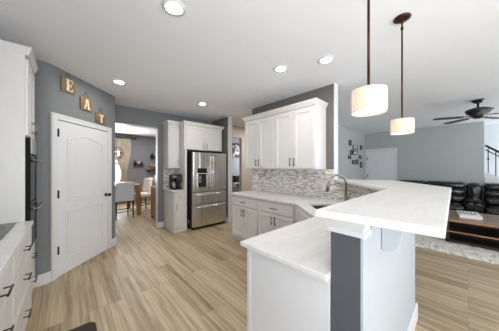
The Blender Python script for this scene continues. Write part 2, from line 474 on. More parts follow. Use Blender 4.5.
# half wall under the bar, bent round behind the corner sink
hw = [(0.93, 0.443), (2.312, 0.443), (XS, 1.143), (XS, 1.376), (XS + 0.12, 1.376), (XS + 0.12, 1.098), (2.41, 0.347), (0.93, 0.312)]
struct('wall_half', prism(BM(), hw, 0, 1.197), 'shadewall')
bm = BM(); prism(bm, [(0.931, 0.312), (0.931, 0.302), (2.415, 0.337), (2.415, 0.347)], 0, 1.14)
struct('trim_4', bm, 'panel')
bm = BM(); prism(bm, [(0.97, 0.3025), (0.97, 0.284), (2.435, 0.318), (2.435, 0.337)], 0, 0.14); prism(bm, [(2.42, 0.352), (2.435, 0.337), (XS + 0.135, 1.06), (XS + 0.12, 1.075)], 0, 0.14)
struct('baseboard_half', bm, 'trim', bev=0.004)
# small cornice that carries the bar end
bm = BM(); frustum(bm, (0.922, 1.0, 0.298, 0.450), (0.893, 1.0, 0.278, 0.466), 1.14, 1.197); box(bm, 0.916, 1.0, 0.290, 0.455, 1.118, 1.142)
struct('trim_6', bm, 'trim', bev=0.003)
struct('baseboard_north', box(BM(), 6.62, 8.6, FY - 0.016, FY, 0, 0.13), 'trim')

# doors of the shell -----------------------------------------------------------
def arch_poly(x0, x1, z0, z1, rise, n=14):
    pts = [(x0, z0), (x1, z0), (x1, z1)]
    if rise:
        for i in range(1, n):
            t = i / n
            pts.append((x1 + (x0 - x1) * t, z1 + rise * (0.5 - 0.5 * math.cos(2 * PI * t)) ** 0.75))
    pts.append((x0, z1))
    return pts
def ring(bm, a, b, y0, y1):
    n = len(a)
    va = [bm.verts.new((p[0], y0, p[1])) for p in a]; vb = [bm.verts.new((p[0], y0, p[1])) for p in b]
    wa = [bm.verts.new((p[0], y1, p[1])) for p in a]; wb = [bm.verts.new((p[0], y1, p[1])) for p in b]
    for i in range(n):
        j = (i + 1) % n
        bm.faces.new((va[i], va[j], vb[j], vb[i])); bm.faces.new((wa[i], wb[i], wb[j], wa[j]))
        bm.faces.new((va[i], wa[i], wa[j], va[j])); bm.faces.new((vb[i], vb[j], wb[j], wb[i]))
    bmesh.ops.recalc_face_normals(bm, faces=bm.faces[:])
def panel_door(bm, w, h, panels, t=0.03):
    box(bm, 0, w, -t, 0, 0.006, h)
    for (x0, x1, z0, z1, rise) in panels:
        ring(bm, arch_poly(x0, x1, z0, z1, rise), arch_poly(x0 + 0.02, x1 - 0.02, z0 + 0.02, z1 - 0.02, rise), -t - 0.007, -t)
        prism(bm, arch_poly(x0 + 0.045, x1 - 0.045, z0 + 0.045, z1 - 0.045, rise), -t - 0.005, -t, plane='xz')
    return bm
dloc = P0 + D * 0.05
dr = bpy.data.objects.new('door_1', None); COL.objects.link(dr); dr.location = (dloc.x, dloc.y, 0); dr.rotation_euler = (0, 0, ANG); dr['kind'] = 'structure'
bm = BM(); box(bm, 0, 0.078, -0.02, 0.0, 0, 2.105); box(bm, 0.978, 1.056, -0.02, 0.0, 0, 2.105); box(bm, 0.078, 0.978, -0.02, 0.0, 2.03, 2.105)
box(bm, 0.01, 0.03, -0.026, -0.02, 0, 2.1); box(bm, 1.026, 1.046, -0.026, -0.02, 0, 2.1); box(bm, 0.01, 1.046, -0.026, -0.02, 2.08, 2.1)
obj('door_casing', bm, 'trim', dr, bev=0.003)
bm = panel_door(BM(), 0.89, 2.02, [(0.13, 0.76, 0.95, 1.80, 0.075), (0.13, 0.76, 0.18, 0.83, 0.0)], 0.012)
dl = obj('door_leaf', bm, 'door', dr, bev=0.002, loc=(0.083, 0, 0))
for z in (0.35, 1.07, 1.86):
    bm = BM(); box(bm, -0.012, 0.012, -0.022, -0.012, z - 0.05, z + 0.05); tube(bm, [(0, -0.026, z - 0.052), (0, -0.026, z + 0.052)], 0.006)
    obj('hinge', bm, 'black', dl)
bm = BM(); lathe(bm, [(0.001, 0), (0.03, 0), (0.03, 0.008), (0.012, 0.014), (0.012, 0.045), (0.026, 0.055), (0.03, 0.07), (0.02, 0.085), (0.001, 0.088)])
bmesh.ops.rotate(bm, verts=bm.verts[:], cent=(0, 0, 0), matrix=Matrix.Rotation(PI / 2, 3, 'X'))
obj('door_knob', bm, 'black', dl, smooth=True, loc=(0.838, -0.012, 0.95))
# living room door
dr2 = bpy.data.objects.new('door_2', None); COL.objects.link(dr2); dr2.location = (FX, 2.715, 0); dr2.rotation_euler = (0, 0, -PI / 2); dr2['kind'] = 'structure'
bm = BM(); box(bm, 0, 0.075, -0.02, 0, 0, 2.1); box(bm, 0.93, 1.005, -0.02, 0, 0, 2.1); box(bm, 0.075, 0.93, -0.02, 0, 2.03, 2.1)
obj('door_casing', bm, 'trim', dr2, bev=0.003)
dl2 = obj('door_leaf', panel_door(BM(), 0.85, 2.02, [(0.16, 0.69, 1.0, 1.88, 0.0), (0.16, 0.69, 0.2, 0.87, 0.0)], 0.012), 'door', dr2, bev=0.002, loc=(0.078, 0, 0))
for z in (0.35, 1.07, 1.75):
    obj('hinge', box(BM(), -0.012, 0.012, -0.022, -0.012, z - 0.05, z + 0.05), 'bronze', dl2)

# ------------------------------------------------------------------ cabinets
def shaker(w, h, t=0.02, r=0.06):
    bm = BM()
    r = min(r, h * 0.28)
    box(bm, 0, r, -t, 0, 0, h); box(bm, w - r, w, -t, 0, 0, h); box(bm, r, w - r, -t, 0, 0, r); box(bm, r, w - r, -t, 0, h - r, h)
    box(bm, r, w - r, -t + 0.012, 0, r, h - r)
    q = 0.012
    for (a, b, c, d) in ((r, r + q, r, h - r), (w - r - q, w - r, r, h - r), (r + q, w - r - q, r, r + q), (r + q, w - r - q, h - r - q, h - r)):
        box(bm, a, b, -t + 0.006, 0, c, d)
    return bm
def slabfront(w, h, t=0.02):
    bm = BM(); box(bm, 0, w, -t, 0, 0, h)
    ring(bm, [(0.014, 0.014), (w - 0.014, 0.014), (w - 0.014, h - 0.014), (0.014, h - 0.014)], [(0.024, 0.024), (w - 0.024, 0.024), (w - 0.024, h - 0.024), (0.024, h - 0.024)], -t - 0.002, -t)
    return bm
def pull(length, vertical, r=0.0055, off=0.032):
    bm = BM(); h = length / 2; e = h - 0.018
    if vertical:
        tube(bm, [(0, -off, -h), (0, -off, h)], r); tube(bm, [(0, 0, -e), (0, -off, -e)], r * 0.8); tube(bm, [(0, 0, e), (0, -off, e)], r * 0.8)
    else:
        tube(bm, [(-h, -off, 0), (h, -off, 0)], r); tube(bm, [(-e, 0, 0), (-e, -off, 0)], r * 0.8); tube(bm, [(e, 0, 0), (e, -off, 0)], r * 0.8)
    return bm
def fit_fronts(root, fronts, hm, plen=0.13):
    for f in fronts:
        kind, x0, x1, z0, z1 = f[:5]; hx = f[5] if len(f) > 5 else None
        w_, h_ = x1 - x0, z1 - z0
        if kind == 'door':
            d = obj('door', shaker(w_, h_), 'cab', root, bev=0.0015, loc=(x0, 0, z0))
            if hx is not None:
                obj('handle', pull(plen, True), hm, d, smooth=True, loc=(hx - x0, -0.02, f[6] - z0))
        else:
            d = obj('drawer', slabfront(w_, h_), 'cab', root, bev=0.0015, loc=(x0, 0, z0))
            if kind == 'drawer': obj('handle', pull(plen, False), hm, d, smooth=True, loc=(w_ / 2, -0.02, h_ / 2))
def base_cab(name, label, loc, rotz, w_, d_, fronts, hm='bronze', group=None, h_=0.884, toe=0.055, cat='cabinet'):
    t = thing(name, label, cat, loc, rotz, group)
    obj('body', box(BM(), 0.001, w_ - 0.001, 0, d_, 0.1, h_), 'cab', t, bev=0.002)
    obj('toe_kick', box(BM(), 0.003, w_ - 0.003, toe, d_ - 0.01, 0, 0.1), 'cab', t)
    fit_fronts(t, fronts, hm)
    return t
def wall_cab(name, label, loc, rotz, w_, d_, h_, fronts, hm='bronze', group=None, crown=(1, 1), ch=0.075, cp=0.034):
    t = thing(name, label, 'cabinet', loc, rotz, group)
    obj('body', box(BM(), 0.001, w_ - 0.001, 0, d_, 0, h_), 'cab', t, bev=0.002)
    fit_fronts(t, fronts, hm)
    l, r = crown
    b = (0.001, w_ - 0.001, -0.022, d_); tt = (0.001 - cp * l, w_ - 0.001 + cp * r, -0.022 - cp, d_)
    bm = BM(); frustum(bm, b, tt, h_ - 0.005, h_ + ch - 0.018)
    box(bm, tt[0] - 0.004 * l, tt[1] + 0.004 * r, tt[2] - 0.004, d_, h_ + ch - 0.018, h_ + ch)
    obj('crown_moulding', bm, 'cab', t, bev=0.002)
    return t

# sink run, facing west (local x runs towards the camera)
RZ = -PI / 2
BX = 2.385
wd = 0.712
def two_door(w_):
    m = w_ / 2
    return [('drawer', 0.012, w_ - 0.012, 0.70, 0.85), ('door', 0.012, m - 0.003, 0.125, 0.685, m - 0.035, 0.585), ('door', m + 0.003, w_ - 0.012, 0.125, 0.685, m + 0.035, 0.585)]
base_cab('base_cabinet', 'white base cabinet at the far end of the sink run, nearest the hall', (BX, 3.11, 0), RZ, wd, 0.615, two_door(wd), group=None)
base_cab('base_cabinet', 'white base cabinet beside the slanted corner sink cabinet, under one wide drawer', (BX, 3.11 - wd, 0), RZ, 0.735, 0.615, two_door(0.735))
# corner sink cabinet
t = thing('sink_cabinet', 'slanted white corner sink cabinet joining the sink run and the peninsula', 'cabinet', (2.45, 1.2, 0))
def rel(poly, o): return [(a - o[0], b - o[1]) for a, b in poly]
O = (2.45, 1.2)
sb = [(BX, 1.660), (BX, 1.640), (1.915, 1.10), (1.915, 0.44), (2.285, 0.44), (3.0, 1.155), (3.0, 1.660)]
obj('body', prism(BM(), rel(sb, O), 0.1, 0.69), 'cab', t)
tk = [(BX + 0.06, 1.658), (BX + 0.06, 1.63), (1.94, 1.04), (1.94, 0.45), (2.28, 0.45), (2.99, 1.16), (2.99, 1.658)]
obj('toe_kick', prism(BM(), rel(tk, O), 0, 0.1), 'cab', t)
fr = [(BX, 1.660), (BX, 1.640), (1.915, 1.10), (1.93, 1.087), (BX + 0.02, 1.632), (BX + 0.02, 1.660)]
obj('face_frame', prism(BM(), rel(fr, O), 0.69, 0.884), 'cab', t)
fa = math.atan2(1.10 - 1.64, 1.915 - BX)
fl = math.hypot(1.10 - 1.64, 1.915 - BX)
d = obj('false_front', slabfront(fl - 0.06, 0.15), 'cab', t, bev=0.0015, loc=(BX - O[0] + math.cos(fa) * 0.03, 1.64 - O[1] + math.sin(fa) * 0.03, 0.70), rotz=fa)
for k in range(2):
    x0 = 0.03 + k * ((fl - 0.06) / 2 + 0.002)
    d = obj('door', shaker((fl - 0.06) / 2 - 0.003, 0.56), 'cab', t, bev=0.0015, loc=(BX - O[0] + math.cos(fa) * x0, 1.64 - O[1] + math.sin(fa) * x0, 0.125), rotz=fa)
    obj('handle', pull(0.13, True), 'bronze', d, smooth=True, loc=((fl - 0.06) / 2 - 0.035 if k == 0 else 0.035, -0.02, 0.46))
# peninsula base, its plain end panel faces the kitchen passage
pen = base_cab('peninsula_cabinet', 'white peninsula base cabinet with a plain end panel, below the near low counter', (1.914, 1.03, 0), PI, 0.984, 0.583,
         [('drawer', 0.012, 0.485, 0.70, 0.85), ('drawer', 0.498, 0.97, 0.70, 0.85), ('door', 0.012, 0.485, 0.125, 0.685, 0.45, 0.585), ('door', 0.498, 0.97, 0.125, 0.685, 0.535, 0.585)])
bm = BM(); box(bm, 0.983, 0.99, 0, 0.583, 0, 0.884); box(bm, 0.99, 0.994, -0.002, 0.03, 0, 0.884)
obj('end_panel', bm, 'trim', pen, bev=0.001)

# counters -----------------------------------------------------------------
def slab_with_hole(outer, hole, z0, z1):
    bm = BM()
    def loop(pts):
        v = [bm.verts.new((x, y, z1)) for x, y in pts]
        return [bm.edges.new((v[i], v[(i + 1) % len(v)])) for i in range(len(v))]
    e = loop(outer) + (loop(hole) if hole else [])
    bmesh.ops.triangle_fill(bm, edges=e, use_beauty=True)
    bmesh.ops.recalc_face_normals(bm, faces=bm.faces[:])
    if bm.faces[0].normal.z < 0: bmesh.ops.reverse_faces(bm, faces=bm.faces[:])
    r = bmesh.ops.extrude_face_region(bm, geom=bm.faces[:])
    vs = [v for v in r['geom'] if isinstance(v, bmesh.types.BMVert)]
    bmesh.ops.translate(bm, verts=vs, vec=(0, 0, z0 - z1))
    bmesh.ops.recalc_face_normals(bm, faces=bm.faces[:])
    return bm
SC = Vector((2.36, 1.10)); SU = Vector((0.7071, 0.7071)); SV = Vector((0.7071, -0.7071))
hole = [SC + SU * a + SV * b for a, b in ((-0.33, -0.2), (0.33, -0.2), (0.33, 0.17), (-0.33, 0.17))]
outer = [(0.888, 0.444), (0.868, 1.048), (1.865, 1.056), (2.345, 1.612), (2.345, 3.145), (XS - 0.002, 3.145), (XS - 0.002, 1.145), (2.297, 0.444)]
ct = obj('countertop', slab_with_hole(outer, [(p.x, p.y) for p in hole], 0.885, 0.915), 'quartz', bev=0.004)
tag(ct, 'white quartz countertop of the sink run and the low peninsula', 'countertop')
bar = [(0.82, 0.465), (2.12, 0.485), (2.985, 1.36), (3.14, 1.372), (3.50, 0.76), (2.63, 0.105), (0.865, 0.048)]
bo = obj('breakfast_bar', prism(BM(), bar, 1.198, 1.23), 'quartz', bev=0.004)
tag(bo, 'raised white quartz breakfast bar top with soft grey veins', 'bar top')
# scalloped bracket under the bar
pts = [(0, 1.197), (0, 0.985), (-0.035, 0.985), (-0.055, 0.995), (-0.072, 1.02), (-0.082, 1.06), (-0.095, 1.11), (-0.115, 1.14), (-0.13, 1.16), (-0.13, 1.197)]
co = obj('bar_bracket', prism(BM(), [(0.307 + a, b) for a, b in pts], 1.22, 1.27, plane='yz'), 'panel', bev=0.002)
tag(co, 'curved white bracket under the raised bar on the white panel', 'bracket')

# backsplash tile (local x along the wall, local y out of the wall)
def tile(name, label, loc, rotz, w_, z0, z1):
    o = obj(name, box(BM(), 0, w_, -0.008, 0, z0, z1), 'tile', loc=loc, rotz=rotz); return tag(o, label, 'backsplash')
tile('tile_backsplash', 'mosaic strip tile backsplash under the long row of wall cabinets', (XS - 0.0005, 3.215, 0), RZ, 1.83, 0.9155, 1.383)
tile('tile_backsplash', 'short mosaic tile strip between the wall end and the slanted low wall', (XS - 0.0005, 1.384, 0), RZ, 0.23, 0.9155, 1.196)
tile('tile_backsplash', 'mosaic strip tile facing of the low slanted wall behind the faucet', (XS - 0.005, 1.145, 0), -PI / 2 - PI / 4, 0.97, 0.9155, 1.196)
tile('tile_backsplash', 'small mosaic tile patch behind the coffee machines', (1.672, YB - 0.0005, 0), 0, 0.255, 0.9155, 1.385)

# sink and faucet
t = thing('sink', 'dark undermount corner sink in the white countertop', 'sink', (SC.x, SC.y, 0.70), PI / 4)
bm = BM(); a, b = 0.335, 0.205
c_ = 0.175
box(bm, -a, a, -c_, b, 0, 0.012)
box(bm, -a, -a + 0.006, -c_, b, 0.012, 0.174); box(bm, a - 0.006, a, -c_, b, 0.012, 0.174); box(bm, -a, a, -c_, -c_ + 0.006, 0.012, 0.174); box(bm, -a, a, b - 0.006, b, 0.012, 0.174)
obj('basin', bm, 'basin', t)
obj('drain', lathe(BM(), [(0.001, 0.012), (0.045, 0.012), (0.045, 0.016), (0.03, 0.014), (0.001, 0.014)]), 'nickel', t, smooth=True)
FP = Vector((2.636, 1.056))
t = thing('faucet', 'brushed nickel gooseneck pull-down faucet behind the corner sink', 'faucet', (FP.x, FP.y, 0.915), -PI / 4 + PI)
bm = BM(); lathe(bm, [(0.001, 0), (0.03, 0), (0.03, 0.01), (0.02, 0.02), (0.019, 0.13), (0.016, 0.15), (0.001, 0.15)])
obj('base', bm, 'nickel', t, smooth=True)
bm = BM(); pts = [(0, 0, 0.14), (0, 0, 0.30)] + [(0.105 - 0.105 * math.cos(math.radians(x)), 0, 0.30 + 0.105 * math.sin(math.radians(x))) for x in range(15, 181, 15)] + [(0.222, 0, 0.26)]
tube(bm, pts, 0.0145, 12); obj('spout', bm, 'nickel', t, smooth=True)
bm = BM(); tube(bm, [(0.218, 0, 0.285), (0.224, 0, 0.26), (0.24, 0, 0.19)], [0.014, 0.018, 0.021], 12); obj('spray_head', bm, 'nickel', t, smooth=True)
bm = BM(); tube(bm, [(0, 0.015, 0.09), (0, 0.045, 0.10), (-0.01, 0.075, 0.15)], [0.01, 0.009, 0.006], 8); obj('lever', bm, 'nickel', t, smooth=True)

# long row of wall cabinets over the backsplash
def upper_doors(w_, h_):
    m = w_ / 2
    return [('door', 0.014, m - 0.005, 0.012, h_ - 0.02, m - 0.04, 0.115), ('door', m + 0.005, w_ - 0.014, 0.012, h_ - 0.02, m + 0.04, 0.115)]
wall_cab('wall_cabinet', 'white double-door wall cabinet at the hall end of the long row', (2.70, 3.09, 1.385), RZ, 0.79, 0.312, 0.96, upper_doors(0.79, 0.96), crown=(1, 0))
wall_cab('wall_cabinet', 'white double-door wall cabinet nearest the pendants, over the mosaic tile', (2.70, 2.30, 1.385), RZ, 0.79, 0.312, 0.96, upper_doors(0.79, 0.96), crown=(0, 1))

# coffee corner and fridge surround
base_cab('base_cabinet', 'narrow white base cabinet under the coffee machines beside the fridge', (1.68, 4.25, 0), 0, 0.248, 0.60,
         [('drawer_k', 0.02, 0.228, 0.70, 0.85), ('door', 0.02, 0.228, 0.125, 0.685, 0.05, 0.56)], hm='nickel', toe=0.0)
bc = [o for o in bpy.data.objects if o.name.startswith('base_cabinet') and o.location.x < 1.7][0]
dd = [c for c in bc.children if c.name.startswith('drawer')][0]
obj('knob', pull(0.05, False, 0.006, 0.024), 'nickel', dd, smooth=True, loc=(0.104, -0.02, 0.075))
o = obj('countertop', box(BM(), 1.650, 1.927, 4.215, YB - 0.001, 0.885, 0.915), 'quartz', bev=0.004)
tag(o, 'small white quartz counter carrying the coffee machines', 'countertop')
wall_cab('wall_cabinet', 'narrow tall white wall cabinet above the coffee machines', (1.668, 4.55, 1.39), 0, 0.26, 0.305, 1.0,
         [('door', 0.02, 0.254, 0.006, 0.99, 0.215, 0.13)], hm='nickel', crown=(1, 0), ch=0.075)
t = wall_cab('wall_cabinet', 'wide white double-door cabinet above the steel fridge', (1.935, 4.30, 1.815), 0, 1.02, 0.556, 0.56,
         [('door', 0.045, 0.508, 0.006, 0.548, 0.465, 0.105), ('door', 0.514, 0.975, 0.006, 0.548, 0.555, 0.105)], hm='nickel', crown=(1, 1), ch=0.075)
o = obj('fridge_side_panel', box(BM(), 1.935, 1.985, 4.27, YB - 0.002, 0, 1.813), 'cab', bev=0.002)
tag(o, 'tall white filler panel standing between coffee cabinet and fridge', 'panel')

# ------------------------------------------------------------------ fridge (front faces south)
t = thing('refrigerator', 'stainless steel four-door refrigerator with ice and water dispenser', 'refrigerator', (2.053, 4.11, 0))
obj('case', box(BM(), 0.006, 0.904, 0.075, 0.68, 0.02, 1.755), 'dgrey', t, bev=0.004)
bm = BM(); box(bm, 0.012, 0.898, 0.05, 0.6, 0.0, 0.06); obj('base_grille', bm, 'black', t)
for x in (0.03, 0.79): obj('hinge_cover', box(BM(), x, x + 0.09, 0.02, 0.12, 1.755, 1.775), 'dgrey', t)
def skin(x0, x1, z0, z1, dispenser=None):
    bm = BM(); n = 16
    # very slightly bowed steel door
    ys = [-0.006 * math.sin(PI * i / n) ** 0.6 for i in range(n + 1)]
    poly = [(x0 + (x1 - x0) * i / n, ys[i] + 0.004) for i in range(n + 1)] + [(x1, 0.07), (x0, 0.07)]
    return prism(bm, poly, z0, z1)
dL = obj('left_door', skin(0.004, 0.4525, 0.855, 1.752), 'steel', t, bev=0.003)
dR = obj('right_door', skin(0.4575, 0.906, 0.855, 1.752), 'steel', t, bev=0.003)
dM = obj('middle_drawer', skin(0.004, 0.906, 0.575, 0.845), 'steel', t, bev=0.003)
dB = obj('bottom_drawer', skin(0.004, 0.906, 0.065, 0.565), 'steel', t, bev=0.003)
for (p, x) in ((dL, 0.425), (dR, 0.485)):
    bm = BM(); tube(bm, [(x, 0.0, 0.93), (x, -0.045, 0.95), (x, -0.055, 1.3), (x, -0.045, 1.66), (x, 0.0, 1.68)], 0.012, 10)
    obj('handle', bm, 'steel', p, smooth=True)
for (p, z) in ((dM, 0.795), (dB, 0.515)):
    bm = BM(); tube(bm, [(0.07, 0.0, z), (0.09, -0.045, z), (0.455, -0.055, z), (0.82, -0.045, z), (0.84, 0.0, z)], 0.012, 10)
    obj('handle', bm, 'steel', p, smooth=True)
bm = BM(); box(bm, 0.105, 0.345, -0.010, 0.0, 1.28, 1.39); dp = obj('dispenser_display', bm, 'glassblack', dL, bev=0.003)
bm = BM(); ring(bm, [(0.105, 0.93), (0.345, 0.93), (0.345, 1.28), (0.105, 1.28)], [(0.125, 0.95), (0.325, 0.95), (0.325, 1.262), (0.125, 1.262)], -0.012, 0.0)
obj('dispenser_frame', bm, 'steel', dL)
bm = BM(); box(bm, 0.125, 0.325, -0.0045, 0.0, 0.95, 1.262); obj('dispenser_recess', bm, 'black', dL)
bm = BM(); box(bm, 0.14, 0.20, -0.011, -0.004, 1.06, 1.22); box(bm, 0.13, 0.32, -0.014, -0.004, 0.95, 0.968); obj('dispenser_paddle', bm, 'nickel', dL)
obj('rating_label', box(BM(), 0.0045, 0.006, 0.22, 0.26, 0.12, 0.2), 'paper', t)

# ------------------------------------------------------------------ coffee machines
t = thing('coffee_maker', 'drip coffee maker with a glass pot on the small counter', 'coffee maker', (1.745, 4.46, 0.915))
bm = BM(); box(bm, -0.055, 0.055, -0.09, 0.09, 0, 0.03); box(bm, -0.055, 0.055, 0.03, 0.09, 0.03, 0.25); box(bm, -0.055, 0.055, -0.09, 0.09, 0.25, 0.33)
obj('housing', bm, 'black', t, bev=0.006)
bm = BM(); lathe(bm, [(0.04, 0.032), (0.05, 0.05), (0.052, 0.11), (0.04, 0.155), (0.034, 0.165)], (0, -0.035)); obj('glass_pot', bm, 'nickel', t, smooth=True)
bm = BM(); tube(bm, [(-0.05, -0.05, 0.15), (-0.085, -0.075, 0.14), (-0.085, -0.075, 0.07), (-0.05, -0.05, 0.06)], 0.007); obj('pot_handle', bm, 'black', t, smooth=True)
bm = BM(); box(bm, -0.045, 0.045, -0.0925, -0.09, 0.265, 0.315); obj('control_panel', bm, 'nickel', t)
t = thing('pod_machine', 'black single-cup coffee machine with grey water tank, right of the coffee maker', 'coffee maker', (1.865, 4.47, 0.915))
bm = BM(); box(bm, -0.058, 0.055, -0.09, 0.11, 0, 0.03); box(bm, -0.058, 0.055, 0.02, 0.11, 0.03, 0.29); box(bm, -0.058, 0.055, -0.09, 0.11, 0.17, 0.30)
obj('housing', bm, 'black', t, bev=0.008)
obj('water_tank', box(BM(), -0.05, 0.048, -0.094, -0.09, 0.185, 0.29), 'dgrey', t)
obj('lid', box(BM(), -0.054, 0.051, -0.085, 0.10, 0.30, 0.34), 'black', t, bev=0.01)
bm = BM(); lathe(bm, [(0.001, 0.03), (0.028, 0.03), (0.034, 0.11), (0.031, 0.11), (0.026, 0.036), (0.001, 0.036)], (0, -0.04)); obj('cup', bm, 'dgrey', t, smooth=True)

# ------------------------------------------------------------------ left side: oven tower, base run, cooktop
t = thing('oven_tower', 'tall white oven cabinet at the left edge with steel double oven', 'cabinet', (-0.294, 2.78, 0), PI / 2)
# local x runs away from the camera, front is local -y
TW = 0.50
bm = BM(); box(bm, 0, TW, 0, 0.65, 0.1, 2.47); obj('body', bm, 'cab', t, bev=0.002)
obj('toe_kick', box(BM(), 0.0, TW, 0.05, 0.64, 0, 0.1), 'cab', t)
bm = BM(); frustum(bm, (-0.001, TW, -0.022, 0.65), (-0.028, TW, -0.042, 0.65), 2.465, 2.52); box(bm, -0.032, TW, -0.046, 0.65, 2.52, 2.535); obj('crown_moulding', bm, 'cab', t, bev=0.002)
fit_fronts(t, [('drawer', 0.02, TW - 0.02, 0.12, 0.40), ('drawer', 0.02, TW - 0.02, 0.41, 0.60)], 'bronze', 0.16)
fit_fronts(t, [('door', 0.012, TW / 2 - 0.002, 1.72, 2.43, TW / 2 - 0.04, 1.82), ('door', TW / 2 + 0.002, TW - 0.012, 1.72, 2.43, TW / 2 + 0.04, 1.82)], 'nickel')
ov = thing('wall_oven', 'stainless double wall oven built into the tall white cabinet', 'oven', (-0.294, 2.80, 0.62), PI / 2)
obj('upper_door', box(BM(), 0.0, 0.46, -0.03, -0.001, 0.46, 0.92), 'glassblack', ov, bev=0.004)
obj('lower_door', box(BM(), 0.0, 0.46, -0.03, -0.001, 0.0, 0.45), 'glassblack', ov, bev=0.004)
bm = BM(); box(bm, 0, 0.46, -0.036, -0.001, 0.93, 1.08); obj('control_panel', bm, 'steel', ov, bev=0.003)
for x in (-0.012, 0.46): obj('side_trim', box(BM(), x, x + 0.012, -0.034, -0.001, 0.0, 1.08), 'rubber', ov)
for z in (0.865, 0.395):
    bm = BM(); tube(bm, [(0.04, -0.03, z), (0.04, -0.078, z)], 0.008); tube(bm, [(0.42, -0.03, z), (0.42, -0.078, z)], 0.008); tube(bm, [(0.0, -0.078, z), (0.46, -0.078, z)], 0.012, 12)
    obj('handle', bm, 'nickel', ov, smooth=True)
# base units towards the camera
lab = ['white drawer base under the cooktop, next to the oven tower', 'white drawer base on the left, second from the oven tower', 'white drawer base on the left, nearest the camera']
y = 2.778
for k, w_ in enumerate((0.86, 0.62, 0.62)):
    y -= w_
    fr_ = [('drawer', 0.01, w_ - 0.01, 0.70, 0.86), ('drawer', 0.01, w_ - 0.01, 0.42, 0.69), ('drawer', 0.01, w_ - 0.01, 0.115, 0.41)]
    base_cab('drawer_cabinet', lab[k], (-0.272, y, 0), PI / 2, w_, 0.66, fr_)
o = obj('countertop', box(BM(), -0.948, -0.240, 0.65, 2.777, 0.885, 0.915), 'quartz', bev=0.004)
tag(o, 'white quartz counter on the left holding the cooktop', 'countertop')
t = thing('cooktop', 'black glass cooktop set in the left counter beside the oven tower', 'cooktop', (-0.62, 2.36, 0.9155))
obj('glass_plate', box(BM(), -0.25, 0.28, -0.38, 0.38, 0, 0.008), 'glassblack', t, bev=0.002)
for (a, b, r) in ((-0.12, -0.2, 0.09), (0.14, -0.2, 0.075), (-0.12, 0.2, 0.075), (0.14, 0.2, 0.10)):
    obj('burner_ring', lathe(BM(), [(r, 0.008), (r, 0.0088), (r - 0.006, 0.0088), (r - 0.006, 0.008)], (a, b), 28, cap=False), 'dgrey', t)
o = obj('floor_mat', prism(BM(), [(-0.28, 2.315), (-0.28, 1.30), (0.187, 1.30)] + arc(0.127, 2.255, 0.06, 0, 90, 5), 0, 0.014), 'mat')
tag(o, 'dark brown kitchen mat lying on the plank floor in the foreground', 'mat')

# ------------------------------------------------------------------ wooden letter signs over the pantry door
def letter_bm(ch, h, t=0.012):
    w_ = h * 0.62; s = h * 0.17; f = h * 0.06
    R = []
    if ch == 'E':
        R = [(-w_ / 2 + 0.01, -w_ / 2 + 0.01 + s, 0, h), (-w_ / 2, w_ / 2, 0, f), (-w_ / 2, w_ / 2, h - f, h), (w_ / 2 - f, w_ / 2, 0, h * 0.24), (w_ / 2 - f, w_ / 2, h * 0.76, h),
             (-w_ / 2 + s, w_ * 0.22, h * 0.47, h * 0.53), (w_ * 0.18, w_ * 0.26, h * 0.38, h * 0.62)]
    if ch == 'T':
        R = [(-s / 2, s / 2, 0, h), (-w_ / 2, w_ / 2, h - f, h), (-w_ / 2, -w_ / 2 + f, h * 0.74, h), (w_ / 2 - f, w_ / 2, h * 0.74, h), (-s, s, 0, f)]
    bm = BM()
    for (a, b, c, d_) in R: box(bm, a, b, -t, 0, c, d_)
    if ch == 'A':
        prism(bm, [(-0.01, h), (0.015, h), (w_ / 2, 0), (w_ / 2 - s, 0)], -t, 0, plane='xz')
        prism(bm, [(-0.012, h), (0.006, h - 0.012), (-w_ / 2 + f * 1.6, 0), (-w_ / 2 + 0.002, 0)], -t + 0.001, 0, plane='xz')
        box(bm, -w_ * 0.22, w_ * 0.2, -t + 0.001, 0, h * 0.32, h * 0.38)
        box(bm, -w_ / 2 - 0.01, -w_ / 2 + s * 0.8, -t + 0.001, 0, 0, f); box(bm, w_ / 2 - s - 0.012, w_ / 2 + 0.012, -t - 0.001, 0, 0, f)
    return bm
for ch, s0, zb, hh, nz, lb in (('E', 0.283, 2.424, 0.198, 2.688, 'slatted wood sign with a cream letter E, highest of the three'),
                               ('A', 0.571, 2.265, 0.193, 2.550, 'slatted wood sign with a cream letter A, middle of the three'),
                               ('T', 0.858, 2.126, 0.172, 2.388, 'slatted wood sign with a cream letter T, lowest, next to the passage')):
    p = P0 + D * s0 + N * 0.001
    t = thing('letter_sign', lb, 'wall sign', (p.x, p.y, zb), ANG, 'letter signs over the pantry door')
    bm = BM(); ns = 6; sh = hh / ns
    for k in range(ns): box(bm, -0.102, 0.102, -0.018, -0.008, k * sh + 0.0025, (k + 1) * sh - 0.0025)
    box(bm, -0.08, -0.055, -0.008, -0.001, 0, hh); box(bm, 0.055, 0.08, -0.008, -0.001, 0, hh)
    obj('slat_board', bm, 'slat', t)
    obj('letter', letter_bm(ch, hh * 0.78), 'letter', t, loc=(0, -0.018, hh * 0.11))
    bm = BM(); tube(bm, [(-0.05, -0.01, hh - 0.005), (0, -0.006, nz - zb), (0.05, -0.01, hh - 0.005)], 0.0025, 6); obj('hanging_cord', bm, 'bronze', t)
    bm = BM(); lathe(bm, [(0.001, -0.006), (0.007, -0.006), (0.007, 0.0), (0.001, 0.0)], n=10); obj('nail', bm, 'bronze', t, loc=(0, -0.004, nz - zb))

